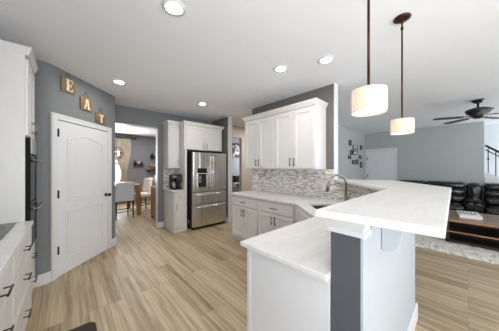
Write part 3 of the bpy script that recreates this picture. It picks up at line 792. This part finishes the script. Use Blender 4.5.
# ------------------------------------------------------------------ ceiling lights
def downlight(loc, label, power, group='recessed ceiling lights'):
    t = thing('ceiling_light', label, 'ceiling light', loc, 0, group)
    bm = BM(); lathe(bm, [(0.065, -0.001), (0.092, -0.001), (0.092, -0.008), (0.065, -0.012)], n=28, cap=False); obj('frame', bm, 'trim', t, smooth=True)
    bm = BM(); lathe(bm, [(0.001, -0.004), (0.066, -0.004), (0.066, -0.009), (0.001, -0.009)], n=28); obj('diffuser', bm, 'lamp', t)
    l = area_light('downlight_lamp', (0, 0, -0.03), (0, 0, 0), 0.12, 0.12, power, (1.0, 0.95, 0.89), 'DISK'); l.parent = t
    return t
for (x, y, lb) in ((0.628, 1.585, 'round recessed ceiling light at the top edge, nearest the camera'), (0.567, 3.523, 'round recessed ceiling light closest to the pantry door'),
                   (2.009, 3.611, 'round recessed ceiling light in front of the fridge wall'), (2.043, 1.644, 'round recessed ceiling light before the long wall cabinets, left of the pair'),
                   (2.272, 1.141, 'round recessed ceiling light before the end of the sink wall, right of the pair')):
    downlight((x, y, H), lb, DOWNLIGHT_W)
downlight((2.117, 7.82, H), 'round recessed ceiling light in the dining room ceiling', 14)
area_light('added_dining_light', (1.2, 5.6, H - 0.03), (0, 0, 0), 0.3, 0.3, 14, (1.0, 0.96, 0.9), 'DISK')  # unseen light without a fixture, added to brighten the dining room
for (x, y) in ((0.6, -1.2), (2.6, -1.2)): area_light('added_rear_light', (x, y, H - 0.03), (0, 0, 0), 0.14, 0.14, DOWNLIGHT_W, (1.0, 0.94, 0.86), 'DISK')  # unseen lights without fixtures, added behind the camera

# ------------------------------------------------------------------ pendants over the bar
def pendant(loc, label):
    t = thing('pendant_lamp', label, 'pendant lamp', loc, 0, 'drum pendants over the bar')
    bm = BM(); lathe(bm, [(0.001, 0), (0.062, 0), (0.064, -0.008), (0.05, -0.02), (0.022, -0.03), (0.008, -0.036), (0.008, -0.05), (0.001, -0.05)], n=28); obj('canopy', bm, 'oilbronze', t, smooth=True)
    bm = BM(); tube(bm, [(0, 0, -0.03), (0, 0, -0.90)], 0.0065, 10); lathe(bm, [(0.0065, -0.075), (0.011, -0.08), (0.011, -0.10), (0.0065, -0.105)], n=12)
    obj('rod', bm, 'oilbronze', t, smooth=True)
    zt, zb, r = -0.875, -0.993, 0.083
    bm = BM(); lathe(bm, [(r, zt), (r, zb), (r - 0.003, zb), (r - 0.003, zt), (r, zt)], n=40, cap=False)
    sh = obj('shade', bm, 'shade', t, smooth=False)
    bm = BM(); box(bm, -0.009, 0.009, -0.0015, 0.0015, zb, zt); s_ = obj('shade_seam', bm, 'cream', sh, loc=(-0.0590, 0.0600, 0), rotz=math.radians(45))
    bm = BM(); lathe(bm, [(0.001, zb + 0.008), (r - 0.004, zb + 0.008), (r - 0.004, zb + 0.011), (0.001, zb + 0.011)], n=32); obj('diffuser', bm, 'shadeglow', t)
    bm = BM(); lathe(bm, [(0.001, zt - 0.085), (0.016, zt - 0.08), (0.022, zt - 0.065), (0.014, zt - 0.04), (0.012, zt - 0.02), (0.001, zt - 0.02)], n=16); obj('bulb', bm, 'bulb', t, smooth=True)
    l = bpy.data.lights.new('pendant_glow', 'POINT'); l.energy = PENDANT_W; l.shadow_soft_size = 0.03; l.color = (1.0, 0.88, 0.74)
    lo = bpy.data.objects.new('pendant_glow', l); COL.objects.link(lo); lo.parent = t; lo.location = (0, 0, zb + 0.055)
    return t
pendant((1.175, 0.355, H), 'cream drum pendant lamp on a bronze rod, nearer of the two')
pendant((2.12, 0.383, H), 'cream drum pendant lamp on a bronze rod, farther from the camera')

# ------------------------------------------------------------------ ceiling fan
t = thing('ceiling_fan', 'dark bronze ceiling fan with five dark blades over the sofa', 'ceiling fan', (5.796, -0.125, H))
bm = BM(); lathe(bm, [(0.001, 0), (0.09, 0), (0.085, -0.02), (0.05, -0.06), (0.001, -0.06)], n=24); obj('canopy', bm, 'fan', t, smooth=True)
bm = BM(); tube(bm, [(0, 0, -0.04), (0, 0, -0.2)], 0.018, 10); obj('rod', bm, 'fan', t, smooth=True)
bm = BM(); lathe(bm, [(0.03, -0.14), (0.11, -0.16), (0.17, -0.185), (0.175, -0.22), (0.14, -0.265), (0.09, -0.29), (0.09, -0.32), (0.05, -0.35), (0.001, -0.36)], n=28); obj('motor', bm, 'fan', t, smooth=True)
for k in range(5):
    a = math.radians(117 + 72 * k)
    bm = BM(); box(bm, 0.10, 0.24, -0.02, 0.02, -0.005, 0.005)
    ir = obj('blade_iron', bm, 'oilbronze', t, loc=(0, 0, -0.305), rotz=a)
    bm = BM(); prism(bm, [(0.20, -0.05), (0.30, -0.068), (0.60, -0.075), (0.66, -0.06), (0.685, 0.0), (0.66, 0.06), (0.60, 0.075), (0.30, 0.068), (0.20, 0.05)], -0.011, -0.005)
    bmesh.ops.rotate(bm, verts=bm.verts[:], cent=(0, 0, -0.008), matrix=Matrix.Rotation(math.radians(5), 3, 'X'))
    obj('blade', bm, 'fan', ir)

# ------------------------------------------------------------------ living room
rg = obj('shag_rug', BM(), 'rug')
bm = BM(); nx, ny = 60, 80
g = [[bm.verts.new((4.62 + 2.3 * i / nx + (random.uniform(-1, 1) * 0.015 if 0 < i < nx else random.uniform(-1, 1) * 0.03), -2.6 + 3.7 * j / ny, 0.012 + random.random() * 0.03 if 0 < i < nx and 0 < j < ny else 0.001)) for j in range(ny + 1)] for i in range(nx + 1)]
for i in range(nx):
    for j in range(ny): bm.faces.new((g[i][j], g[i + 1][j], g[i + 1][j + 1], g[i][j + 1]))
bm.to_mesh(rg.data); bm.free(); rg.data.materials.append(M['rug'])
tag(rg, 'white shaggy area rug under the coffee table', 'rug')

def puff(bm, x0, x1, y0, y1, z0, z1, nx=1):
    # soft cushion block, bulged by subdivision later
    g = bmesh.ops.create_cube(bm, size=1.0)['verts']
    bmesh.ops.scale(bm, vec=(x1 - x0, y1 - y0, z1 - z0), verts=g)
    bmesh.ops.translate(bm, vec=((x0 + x1) / 2, (y0 + y1) / 2, (z0 + z1) / 2), verts=g)
def cushion(name, x0, x1, y0, y1, z0, z1, parent, m='leather'):
    bm = BM(); puff(bm, x0, x1, y0, y1, z0, z1)
    r = min(x1 - x0, y1 - y0, z1 - z0) * 0.38
    bmesh.ops.bevel(bm, geom=bm.edges[:], offset=r, segments=4, profile=0.55, affect='EDGES')
    return obj(name, bm, m, parent, smooth=True)
# local: x along the sofa, front = -y ; world: front faces west, x runs to -Y
t = thing('sectional_sofa', 'black leather reclining sofa along the far living room wall', 'sofa', (7.05, 1.72, 0), -PI / 2)
L_ = 3.5
obj('base_frame', box(BM(), 0.06, L_ - 0.06, 0.14, 1.38, 0.05, 0.3), 'leather', t, bev=0.03)
cushion('armrest', 0.0, 0.20, 0.02, 1.42, 0.06, 0.64, t)
def seat(x0, x1):
    cushion('seat_cushion', x0, x1, 0.04, 0.95, 0.26, 0.47, t)
    cushion('footrest', x0 + 0.01, x1 - 0.01, 0.0, 0.16, 0.07, 0.36, t)
    cushion('lower_back_cushion', x0, x1, 0.72, 1.2, 0.44, 0.66, t)
    cushion('middle_back_cushion', x0, x1, 0.78, 1.3, 0.62, 0.84, t)
    cushion('head_cushion', x0, x1, 0.80, 1.42, 0.80, 1.0, t)
    bm = BM()
    for q in (0.38, 0.42, 0.58, 0.62):
        xx = x0 + (x1 - x0) * q; tube(bm, [(xx, 0.735, 0.50), (xx, 0.715, 0.55), (xx, 0.735, 0.62), (xx, 0.79, 0.66), (xx, 0.776, 0.73), (xx, 0.79, 0.80)], 0.006, 6)
    obj('stitching', bm, 'dgrey', t)
seat(0.20, 0.83); seat(0.85, 1.66)
bm = BM(); box(bm, 1.68, 1.97, 0.1, 0.85, 0.1, 0.52); cn = obj('console', bm, 'leather', t, bev=0.03)
obj('console_lid', box(BM(), 1.69, 1.96, 0.42, 0.86, 0.525, 0.60), 'leather', cn, bev=0.025)
bm = BM(); lathe(bm, [(0.045, 0.521), (0.045, 0.526), (0.034, 0.526), (0.034, 0.521)], (1.76, 0.28)); lathe(bm, [(0.045, 0.521), (0.045, 0.526), (0.034, 0.526), (0.034, 0.521)], (1.89, 0.28)); obj('cup_holder', bm, 'nickel', cn)
cushion('console_back', 1.68, 1.97, 0.80, 1.38, 0.50, 0.99, t)
seat(1.99, 2.80); seat(2.82, 3.30)
cushion('armrest', L_ - 0.2, L_, 0.02, 1.42, 0.06, 0.64, t)

t = thing('coffee_table', 'two-tier coffee table with wood top and honey edges on the rug', 'coffee table', (5.78, -0.30, 0.0))
bm = BM(); box(bm, -0.57, 0.57, -0.66, 0.58, 0.415, 0.45); obj('tabletop', bm, 'tabletop', t, bev=0.003)
bm = BM(); box(bm, -0.585, -0.57, -0.675, 0.595, 0.422, 0.452); box(bm, 0.57, 0.585, -0.675, 0.595, 0.422, 0.452); box(bm, -0.57, 0.57, 0.58, 0.595, 0.422, 0.452); box(bm, -0.57, 0.57, -0.675, -0.66, 0.422, 0.452)
obj('edge_band', bm, 'tableedge', t, bev=0.003)
bm = BM(); box(bm, -0.575, 0.575, -0.665, 0.585, 0.225, 0.25); obj('shelf', bm, 'espresso', t, bev=0.003)
obj('shelf_edge', box(BM(), -0.583, -0.575, -0.665, 0.585, 0.228, 0.247), 'tableedge', t)
bm = BM(); box(bm, -0.575, 0.575, -0.665, 0.585, 0.046, 0.085); obj('plinth', bm, 'espresso', t, bev=0.003)
for (a, b) in ((-0.55, 0.56), (-0.55, -0.64), (0.55, 0.56), (0.55, -0.64)):
    obj('leg', box(BM(), a - 0.025, a + 0.025, b - 0.025, b + 0.025, 0.044, 0.415), 'espresso', t)
obj('shelf_divider', box(BM(), -0.1, 0.5, -0.6, 0.5, 0.085, 0.225), 'espresso', t)
t = thing('word_sign', 'white block with black script lying on the coffee table', 'sign', (5.80, 0.0, 0.4525), math.radians(-84))
obj('block', box(BM(), -0.14, 0.15, -0.27, 0.27, 0, 0.055), 'paper', t, bev=0.003)
bm = BM()
for k in range(5):
    x0 = -0.11 + k * 0.05
    tube(bm, [(x0, -0.18 + 0.03 * k, 0.0555), (x0 + 0.01, -0.08, 0.0565), (x0 - 0.01, 0.02 + 0.01 * k, 0.0555), (x0 + 0.015, 0.10, 0.0565), (x0, 0.19 - 0.02 * k, 0.0555)], 0.007, 6)
obj('script_lettering', bm, 'ink', t)

# family picture frames on the north wall
fr = [(7.04, 7.22, 2.15, 2.34, 'topmost left small'), (7.38, 7.8, 1.86, 2.19, 'largest, white-matted'), (8.07, 8.26, 2.06, 2.23, 'top right small'), (7.15, 7.32, 1.84, 2.0, 'small middle left'),
      (6.98, 7.19, 1.69, 1.81, 'far left small'), (7.3, 7.59, 1.52, 1.66, 'lower left small'), (7.69, 7.89, 1.51, 1.69, 'bottom middle small'), (7.98, 8.19, 1.72, 1.85, 'middle right small'), (8.07, 8.26, 1.39, 1.61, 'lowest right small')]
for (x0, x1, z0, z1, lb) in fr:
    w_, h_ = x1 - x0, z1 - z0
    t = thing('picture_frame', lb + ' black picture frame on the wall left of the living room door', 'picture frame', ((x0 + x1) / 2, FY - 0.001, z0), 0, 'black frames on the living room wall')
    b_ = 0.028
    bm = BM(); ring(bm, [(-w_ / 2, 0), (w_ / 2, 0), (w_ / 2, h_), (-w_ / 2, h_)], [(-w_ / 2 + b_, b_), (w_ / 2 - b_, b_), (w_ / 2 - b_, h_ - b_), (-w_ / 2 + b_, h_ - b_)], -0.025, 0); obj('frame', bm, 'black', t)
    big = w_ > 0.35
    bm = BM(); box(bm, -w_ / 2 + b_, w_ / 2 - b_, -0.012, -0.002, b_, h_ - b_); p_ = obj('mat_board', bm, 'matte' if big else 'dgrey', t)
    q = 0.05 if big else 0.012
    bm = BM(); box(bm, -w_ / 2 + b_ + q, w_ / 2 - b_ - q, -0.014, -0.012, b_ + q, h_ - b_ - q); obj('photograph', bm, 'photo', p_)

# staircase with iron railing
t = thing('staircase', 'white staircase with black iron railing at the right edge of the living room', 'staircase', (8.76, -1.62, 0))
bm = BM(); sl = 0.84; n = 9
poly = [(0, 0)]
for k in range(n): poly += [(k * 0.226, (k + 1) * 0.19), ((k + 1) * 0.226, (k + 1) * 0.19)]
poly.append((n * 0.226, 0))
prism(bm, poly, 0.0, 0.72, plane='yz'); obj('steps', bm, 'swall', t)
bm = BM(); prism(bm, [(-0.25, 0.0), (1.31, 0.0), (1.31, 1.25), (1.22, 1.25), (-0.25, 0.01)], -0.12, -0.002, plane='yz'); obj('stringer', bm, 'trim', t)
RY, RZ0 = -0.33 + 1.62, 1.31
bm = BM(); tube(bm, [(-0.06, RY + 0.01, RZ0 + 0.72), (-0.06, RY - 1.5, RZ0 + 0.72 - 1.5 * sl)], 0.026, 8); obj('handrail', bm, 'iron', t, label='black iron handrail')
bm = BM(); tube(bm, [(-0.06, RY + 0.01, RZ0 + 0.60), (-0.06, RY - 1.5, RZ0 + 0.60 - 1.5 * sl)], 0.012, 8); obj('lower_rail', bm, 'iron', t, label='thin black iron rail')
for k in range(11):
    yy = -0.045 - k * 0.135
    bm = BM(); tube(bm, [(-0.06, RY + yy, RZ0 + yy * sl - 0.05), (-0.06, RY + yy, RZ0 + yy * sl + 0.70)], 0.010, 8)
    if k % 2 == 0: lathe(bm, [(0.011, RZ0 + yy * sl + 0.34), (0.026, RZ0 + yy * sl + 0.37), (0.011, RZ0 + yy * sl + 0.40)], (-0.06, RY + yy), 10)
    obj('baluster', bm, 'iron', t, label='black iron baluster')

# ------------------------------------------------------------------ small room behind the hall
t = thing('wall_picture', 'black and white patterned wall picture seen through the hall', 'picture', (4.95, 6.199, 1.78))
bm = BM(); ring(bm, [(-0.25, 0), (0.24, 0), (0.24, 0.56), (-0.25, 0.56)], [(-0.22, 0.03), (0.21, 0.03), (0.21, 0.53), (-0.22, 0.53)], -0.03, 0); obj('frame', bm, 'black', t)
bm = BM(); box(bm, -0.22, 0.21, -0.015, -0.002, 0.03, 0.53); pb = obj('print', bm, 'ink', t)
bm = BM()
random.seed(3)
for k in range(16):
    cx_, cz_ = random.uniform(-0.18, 0.17), random.uniform(0.07, 0.49)
    if abs(cz_ - 0.2) < 0.1 and abs(cx_) < 0.14: continue
    rr = random.uniform(0.025, 0.05)
    tube(bm, [(cx_ + rr * math.cos(a_ * PI / 6), -0.018, cz_ + rr * math.sin(a_ * PI / 6)) for a_ in range(12)], 0.012, 6, closed=True)
box(bm, -0.10, 0.11, -0.022, -0.015, 0.14, 0.25)
obj('pattern', bm, 'matte', pb)
t = thing('wall_shelf', 'white wall shelf low in the room behind the hall', 'shelf', (4.95, 6.199, 0.78))
obj('board', box(BM(), -0.28, 0.25, -0.22, 0, 0, 0.035), 'trim', t)
bm = BM(); box(bm, -0.22, -0.19, -0.18, 0, -0.14, 0); box(bm, 0.16, 0.19, -0.18, 0, -0.14, 0); obj('bracket', bm, 'trim', t)
t = thing('storage_basket', 'dark basket standing on the white shelf behind the hall', 'basket', (4.90, 6.09, 0.816))
bm = BM(); frustum(bm, (-0.12, 0.12, -0.07, 0.07), (-0.15, 0.15, -0.085, 0.085), 0, 0.24); obj('body', bm, 'espresso', t, bev=0.01)
obj('rim', box(BM(), -0.155, 0.155, -0.09, 0.09, 0.235, 0.26), 'dgrey', t)

# ------------------------------------------------------------------ dining room
t = thing('dining_table', 'counter-height wooden dining table with square legs behind the passage', 'dining table', (0.98, 7.15, 0))
obj('tabletop', box(BM(), -0.62, 0.62, -0.66, 0.75, 0.86, 0.91), 'oak', t, bev=0.004)
obj('apron', box(BM(), -0.54, 0.54, -0.58, 0.67, 0.76, 0.86), 'oak', t)
for (a, b) in ((0.56, -0.6), (0.56, 0.69), (-0.56, -0.6), (-0.56, 0.69)):
    obj('leg', box(BM(), a - 0.05, a + 0.05, b - 0.05, b + 0.05, 0, 0.86), 'post', t, bev=0.004)

def back_shape(w_, h_, wing, t0=0.06):
    bm = BM(); n = 10; m = 8
    F_, B_ = [], []
    for j in range(m + 1):
        z = h_ * j / m; ra, rb = [], []
        for i in range(n + 1):
            u = 2 * i / n - 1
            x = u * w_ / 2 * (1 - 0.06 * (j / m))
            y = -wing * (abs(u) ** 3) + 0.04 * (j / m) ** 2 * 1.5
            zz = z - (0.03 * abs(u) ** 4 if j == m else 0)
            ra.append(bm.verts.new((x, y, zz))); rb.append(bm.verts.new((x, y + t0, zz)))
        F_.append(ra); B_.append(rb)
    for j in range(m):
        for i in range(n):
            bm.faces.new((F_[j][i], F_[j][i + 1], F_[j + 1][i + 1], F_[j + 1][i])); bm.faces.new((B_[j][i + 1], B_[j][i], B_[j + 1][i], B_[j + 1][i + 1]))
        bm.faces.new((F_[j][0], F_[j + 1][0], B_[j + 1][0], B_[j][0])); bm.faces.new((F_[j][n], B_[j][n], B_[j + 1][n], F_[j + 1][n]))
    for i in range(n):
        bm.faces.new((F_[0][i + 1], F_[0][i], B_[0][i], B_[0][i + 1])); bm.faces.new((F_[m][i], F_[m][i + 1], B_[m][i + 1], B_[m][i]))
    bmesh.ops.recalc_face_normals(bm, faces=bm.faces[:])
    return bm
def dining_chair(label, loc, rotz, cloth, legm, sh, bh, w_, tuft, wing):
    # front of the seat is local -y, the back stands at +y
    t = thing('dining_chair', label, 'chair', loc, rotz)
    bm = BM(); box(bm, -w_ / 2, w_ / 2, -0.23, 0.20, sh - 0.11, sh); obj('seat', bm, cloth, t, bev=0.03)
    bk = obj('backrest', back_shape(w_, bh, wing), cloth, t, smooth=True, loc=(0, 0.18, sh - 0.10), bev=0.012)
    if tuft:
        for a in (-0.12, 0, 0.12):
            for b in (0.25, 0.37, 0.49):
                bm = BM(); lathe(bm, [(0.001, -0.008), (0.012, -0.004), (0.012, 0.004), (0.001, 0.008)], n=10)
                bmesh.ops.rotate(bm, verts=bm.verts[:], cent=(0, 0, 0), matrix=Matrix.Rotation(PI / 2, 3, 'X'))
                obj('button', bm, 'oilbronze', bk, smooth=True, loc=(a, -0.004 + 0.06 * (b / bh) ** 2, b))
    q = w_ / 2 - 0.035
    for (a, b) in ((-q, -0.19), (q, -0.19), (-q, 0.19), (q, 0.19)):
        bm = BM(); tube(bm, [(a, b, sh - 0.10), (a * 1.05, b * 1.12, 0)], [0.024, 0.016], 8); obj('leg', bm, legm, t)
    bm = BM(); z = 0.2
    if sh > 0.5:
        tube(bm, [(-q, -0.2, z), (q, -0.2, z)], 0.012); tube(bm, [(-q, 0.2, z), (q, 0.2, z)], 0.012); tube(bm, [(-q, -0.2, z + 0.03), (-q, 0.2, z + 0.03)], 0.012); tube(bm, [(q, -0.2, z + 0.03), (q, 0.2, z + 0.03)], 0.012)
        obj('stretcher', bm, legm, t)
    return t
dining_chair('pale grey upholstered counter chair seen from behind, before the dining table', (1.13, 6.52, 0), PI + 0.12, 'cloth', 'espresso', 0.58, 0.53, 0.47, False, 0.02)
dining_chair('cream button-tufted wing-back chair on cherry legs at the table side', (1.80, 7.05, 0), -PI / 2 + 0.25, 'cream', 'cherry', 0.58, 0.58, 0.50, True, 0.08)

t = thing('sideboard', 'reddish wood sideboard just inside the dining room opening', 'sideboard', (1.72, 5.56, 0))
obj('body', box(BM(), 0, 1.2, 0, 0.45, 0.08, 0.87), 'sideboard', t, bev=0.004)
obj('top', box(BM(), -0.015, 1.215, -0.015, 0.465, 0.87, 0.89), 'sideboard', t, bev=0.004)
for k in range(2): obj('door', shaker(0.56, 0.7), 'sideboard', t, loc=(0.03 + k * 0.58, 0, 0.12))
for (a, b) in ((0.03, 0.03), (1.17, 0.03), (0.03, 0.42), (1.17, 0.42)): obj('foot', box(BM(), a - 0.025, a + 0.025, b - 0.025, b + 0.025, 0, 0.08), 'sideboard', t)
t = thing('black_speaker', 'slim upright black box standing on the sideboard', 'speaker', (1.84, 5.68, 0.8905))
obj('cabinet', box(BM(), -0.085, 0.085, -0.08, 0.08, 0, 0.30), 'black', t, bev=0.006)
obj('grille', box(BM(), -0.075, 0.075, -0.086, -0.08, 0.01, 0.29), 'dgrey', t)

# curtain on its rod, drawn back to the left
t = thing('curtain_rod', 'dark curtain rod above the dining window', 'curtain rod', (1.15, 9.0, 2.56))
bm = BM(); tube(bm, [(-0.95, 0, 0), (0.82, 0, 0)], 0.016, 10); obj('rod', bm, 'bronze', t, smooth=True)
for x in (-0.98, 0.85):
    bm = BM(); lathe(bm, [(0.001, -0.035), (0.03, -0.02), (0.035, 0), (0.03, 0.02), (0.001, 0.035)], n=12); obj('finial', bm, 'bronze', t, smooth=True, loc=(x, 0, 0))
for x in (-0.85, 0.76): obj('wall_bracket', box(BM(), x - 0.012, x + 0.012, 0, 0.1, -0.012, 0.012), 'bronze', t)
def curtain(label, xl, xr, tie):
    bm = BM(); n = 60; m = 24; rows = []
    for j in range(m + 1):
        z = 0.06 + (2.535 - 0.06) * j / m
        sq = math.exp(-((z - 1.15) / 0.55) ** 2)
        if z < 1.15: sq = max(sq, 0.75)
        a = xl + (tie - 0.09 - xl) * sq; b = xr + (tie + 0.09 - xr) * sq
        rows.append([bm.verts.new((a + (b - a) * i / n, 9.0 + (0.035 - 0.012 * sq) * math.sin(i / n * PI * 11) - 0.0, z)) for i in range(n + 1)])
    for a, b in zip(rows, rows[1:]):
        for i in range(n): bm.faces.new((a[i], a[i + 1], b[i + 1], b[i]))
    o = obj('curtain', bm, 'curtain', smooth=True)
    md = o.modifiers.new('thickness', 'SOLIDIFY'); md.thickness = 0.004
    return tag(o, label, 'curtain', 'linen curtains at the dining window')
curtain('beige linen curtain gathered at the right side of the dining window', 1.30, 1.86, 1.62)
curtain('beige linen curtain at the left side of the dining window', 0.24, 0.72, 0.40)

t = thing('chandelier', 'orb chandelier with warm candle bulbs over the dining table', 'chandelier', (1.13, 7.5, 1.86))
bm = BM()
for k in range(4):
    a = k * PI / 4
    tube(bm, [(0.2 * math.cos(x * PI / 10) * math.cos(a), 0.2 * math.cos(x * PI / 10) * math.sin(a), 0.2 * math.sin(x * PI / 10)) for x in range(20)], 0.008, 6, closed=True)
tube(bm, [(0.2 * math.cos(x * PI / 10), 0.2 * math.sin(x * PI / 10), 0) for x in range(20)], 0.010, 6, closed=True)
obj('orb_frame', bm, 'bronze', t, smooth=True)
bm = BM(); tube(bm, [(0, 0, 0.2), (0, 0, H - 1.86)], 0.006); obj('stem', bm, 'bronze', t)
for k in range(4):
    a = k * PI / 2 + 0.4
    bm = BM(); lathe(bm, [(0.012, -0.08), (0.012, 0.0), (0.022, 0.02), (0.018, 0.05), (0.001, 0.08)], n=10); obj('candle_bulb', bm, 'bulb', t, smooth=True, loc=(0.075 * math.cos(a), 0.075 * math.sin(a), 0))
    
def ledge(label, x0, x1, z, items):
    t = thing('wall_shelf', label, 'shelf', ((x0 + x1) / 2, 9.099, z))
    w_ = (x1 - x0) / 2
    obj('board', box(BM(), -w_, w_, -0.16, 0, 0, 0.025), 'espresso', t)
    for a in (-w_ * 0.7, w_ * 0.7): obj('bracket', box(BM(), a - 0.01, a + 0.01, -0.12, 0, -0.08, 0), 'bronze', t)
ledge('dark wooden shelf on the dining wall, left and lower one', 1.94, 2.32, 1.52, 0)
ledge('dark wooden shelf on the dining wall, highest, at the passage edge', 2.56, 2.98, 1.83, 0)
ledge('dark wooden shelf on the dining wall, lowest, holding the dried arrangement', 2.42, 2.98, 1.28, 0)
def jar(label, x, z, r, h, m, cat='vase', name='vase'):
    o = obj(name, lathe(BM(), [(0.001, 0), (r * 0.7, 0), (r, h * 0.35), (r * 0.8, h * 0.7), (r * 0.45, h * 0.85), (r * 0.55, h), (r * 0.4, h), (0.001, h * 0.2)], n=16), m, smooth=True, loc=(x, 9.02, z + 0.0255)); tag(o, label, cat)
jar('brown vase at the left end of the left dining shelf', 2.00, 1.52, 0.055, 0.14, 'cherry')
jar('cream jar in the middle of the left dining shelf', 2.13, 1.52, 0.04, 0.10, 'cream')
jar('dark vase at the right end of the left dining shelf', 2.25, 1.52, 0.04, 0.09, 'espresso')
jar('dark vase on the highest dining shelf', 2.64, 1.83, 0.05, 0.15, 'espresso')
jar('pale bottle vase on the highest dining shelf', 2.80, 1.83, 0.045, 0.24, 'matte')
t = thing('dried_arrangement', 'basket of dried yellow-green foliage on the lowest dining shelf', 'plant', (2.66, 9.02, 1.3055))
bm = BM(); lathe(bm, [(0.001, 0), (0.06, 0), (0.075, 0.12), (0.065, 0.12), (0.05, 0.01), (0.001, 0.01)], n=16); obj('basket', bm, 'brass', t)
bm = BM()
for k in range(46):
    a = random.uniform(0, 2 * PI); el = random.uniform(0.15, 1.3); r_ = random.uniform(0.12, 0.24)
    dx, dy, dz = r_ * math.cos(el) * math.cos(a), 0.3 * r_ * math.cos(el) * math.sin(a), r_ * math.sin(el)
    tube(bm, [(0, 0, 0.1), (dx * 0.6, dy * 0.6, 0.1 + dz * 0.5), (dx, dy, 0.1 + dz)], [0.004, 0.012, 0.002], 5)
obj('foliage', bm, 'leaf', t)
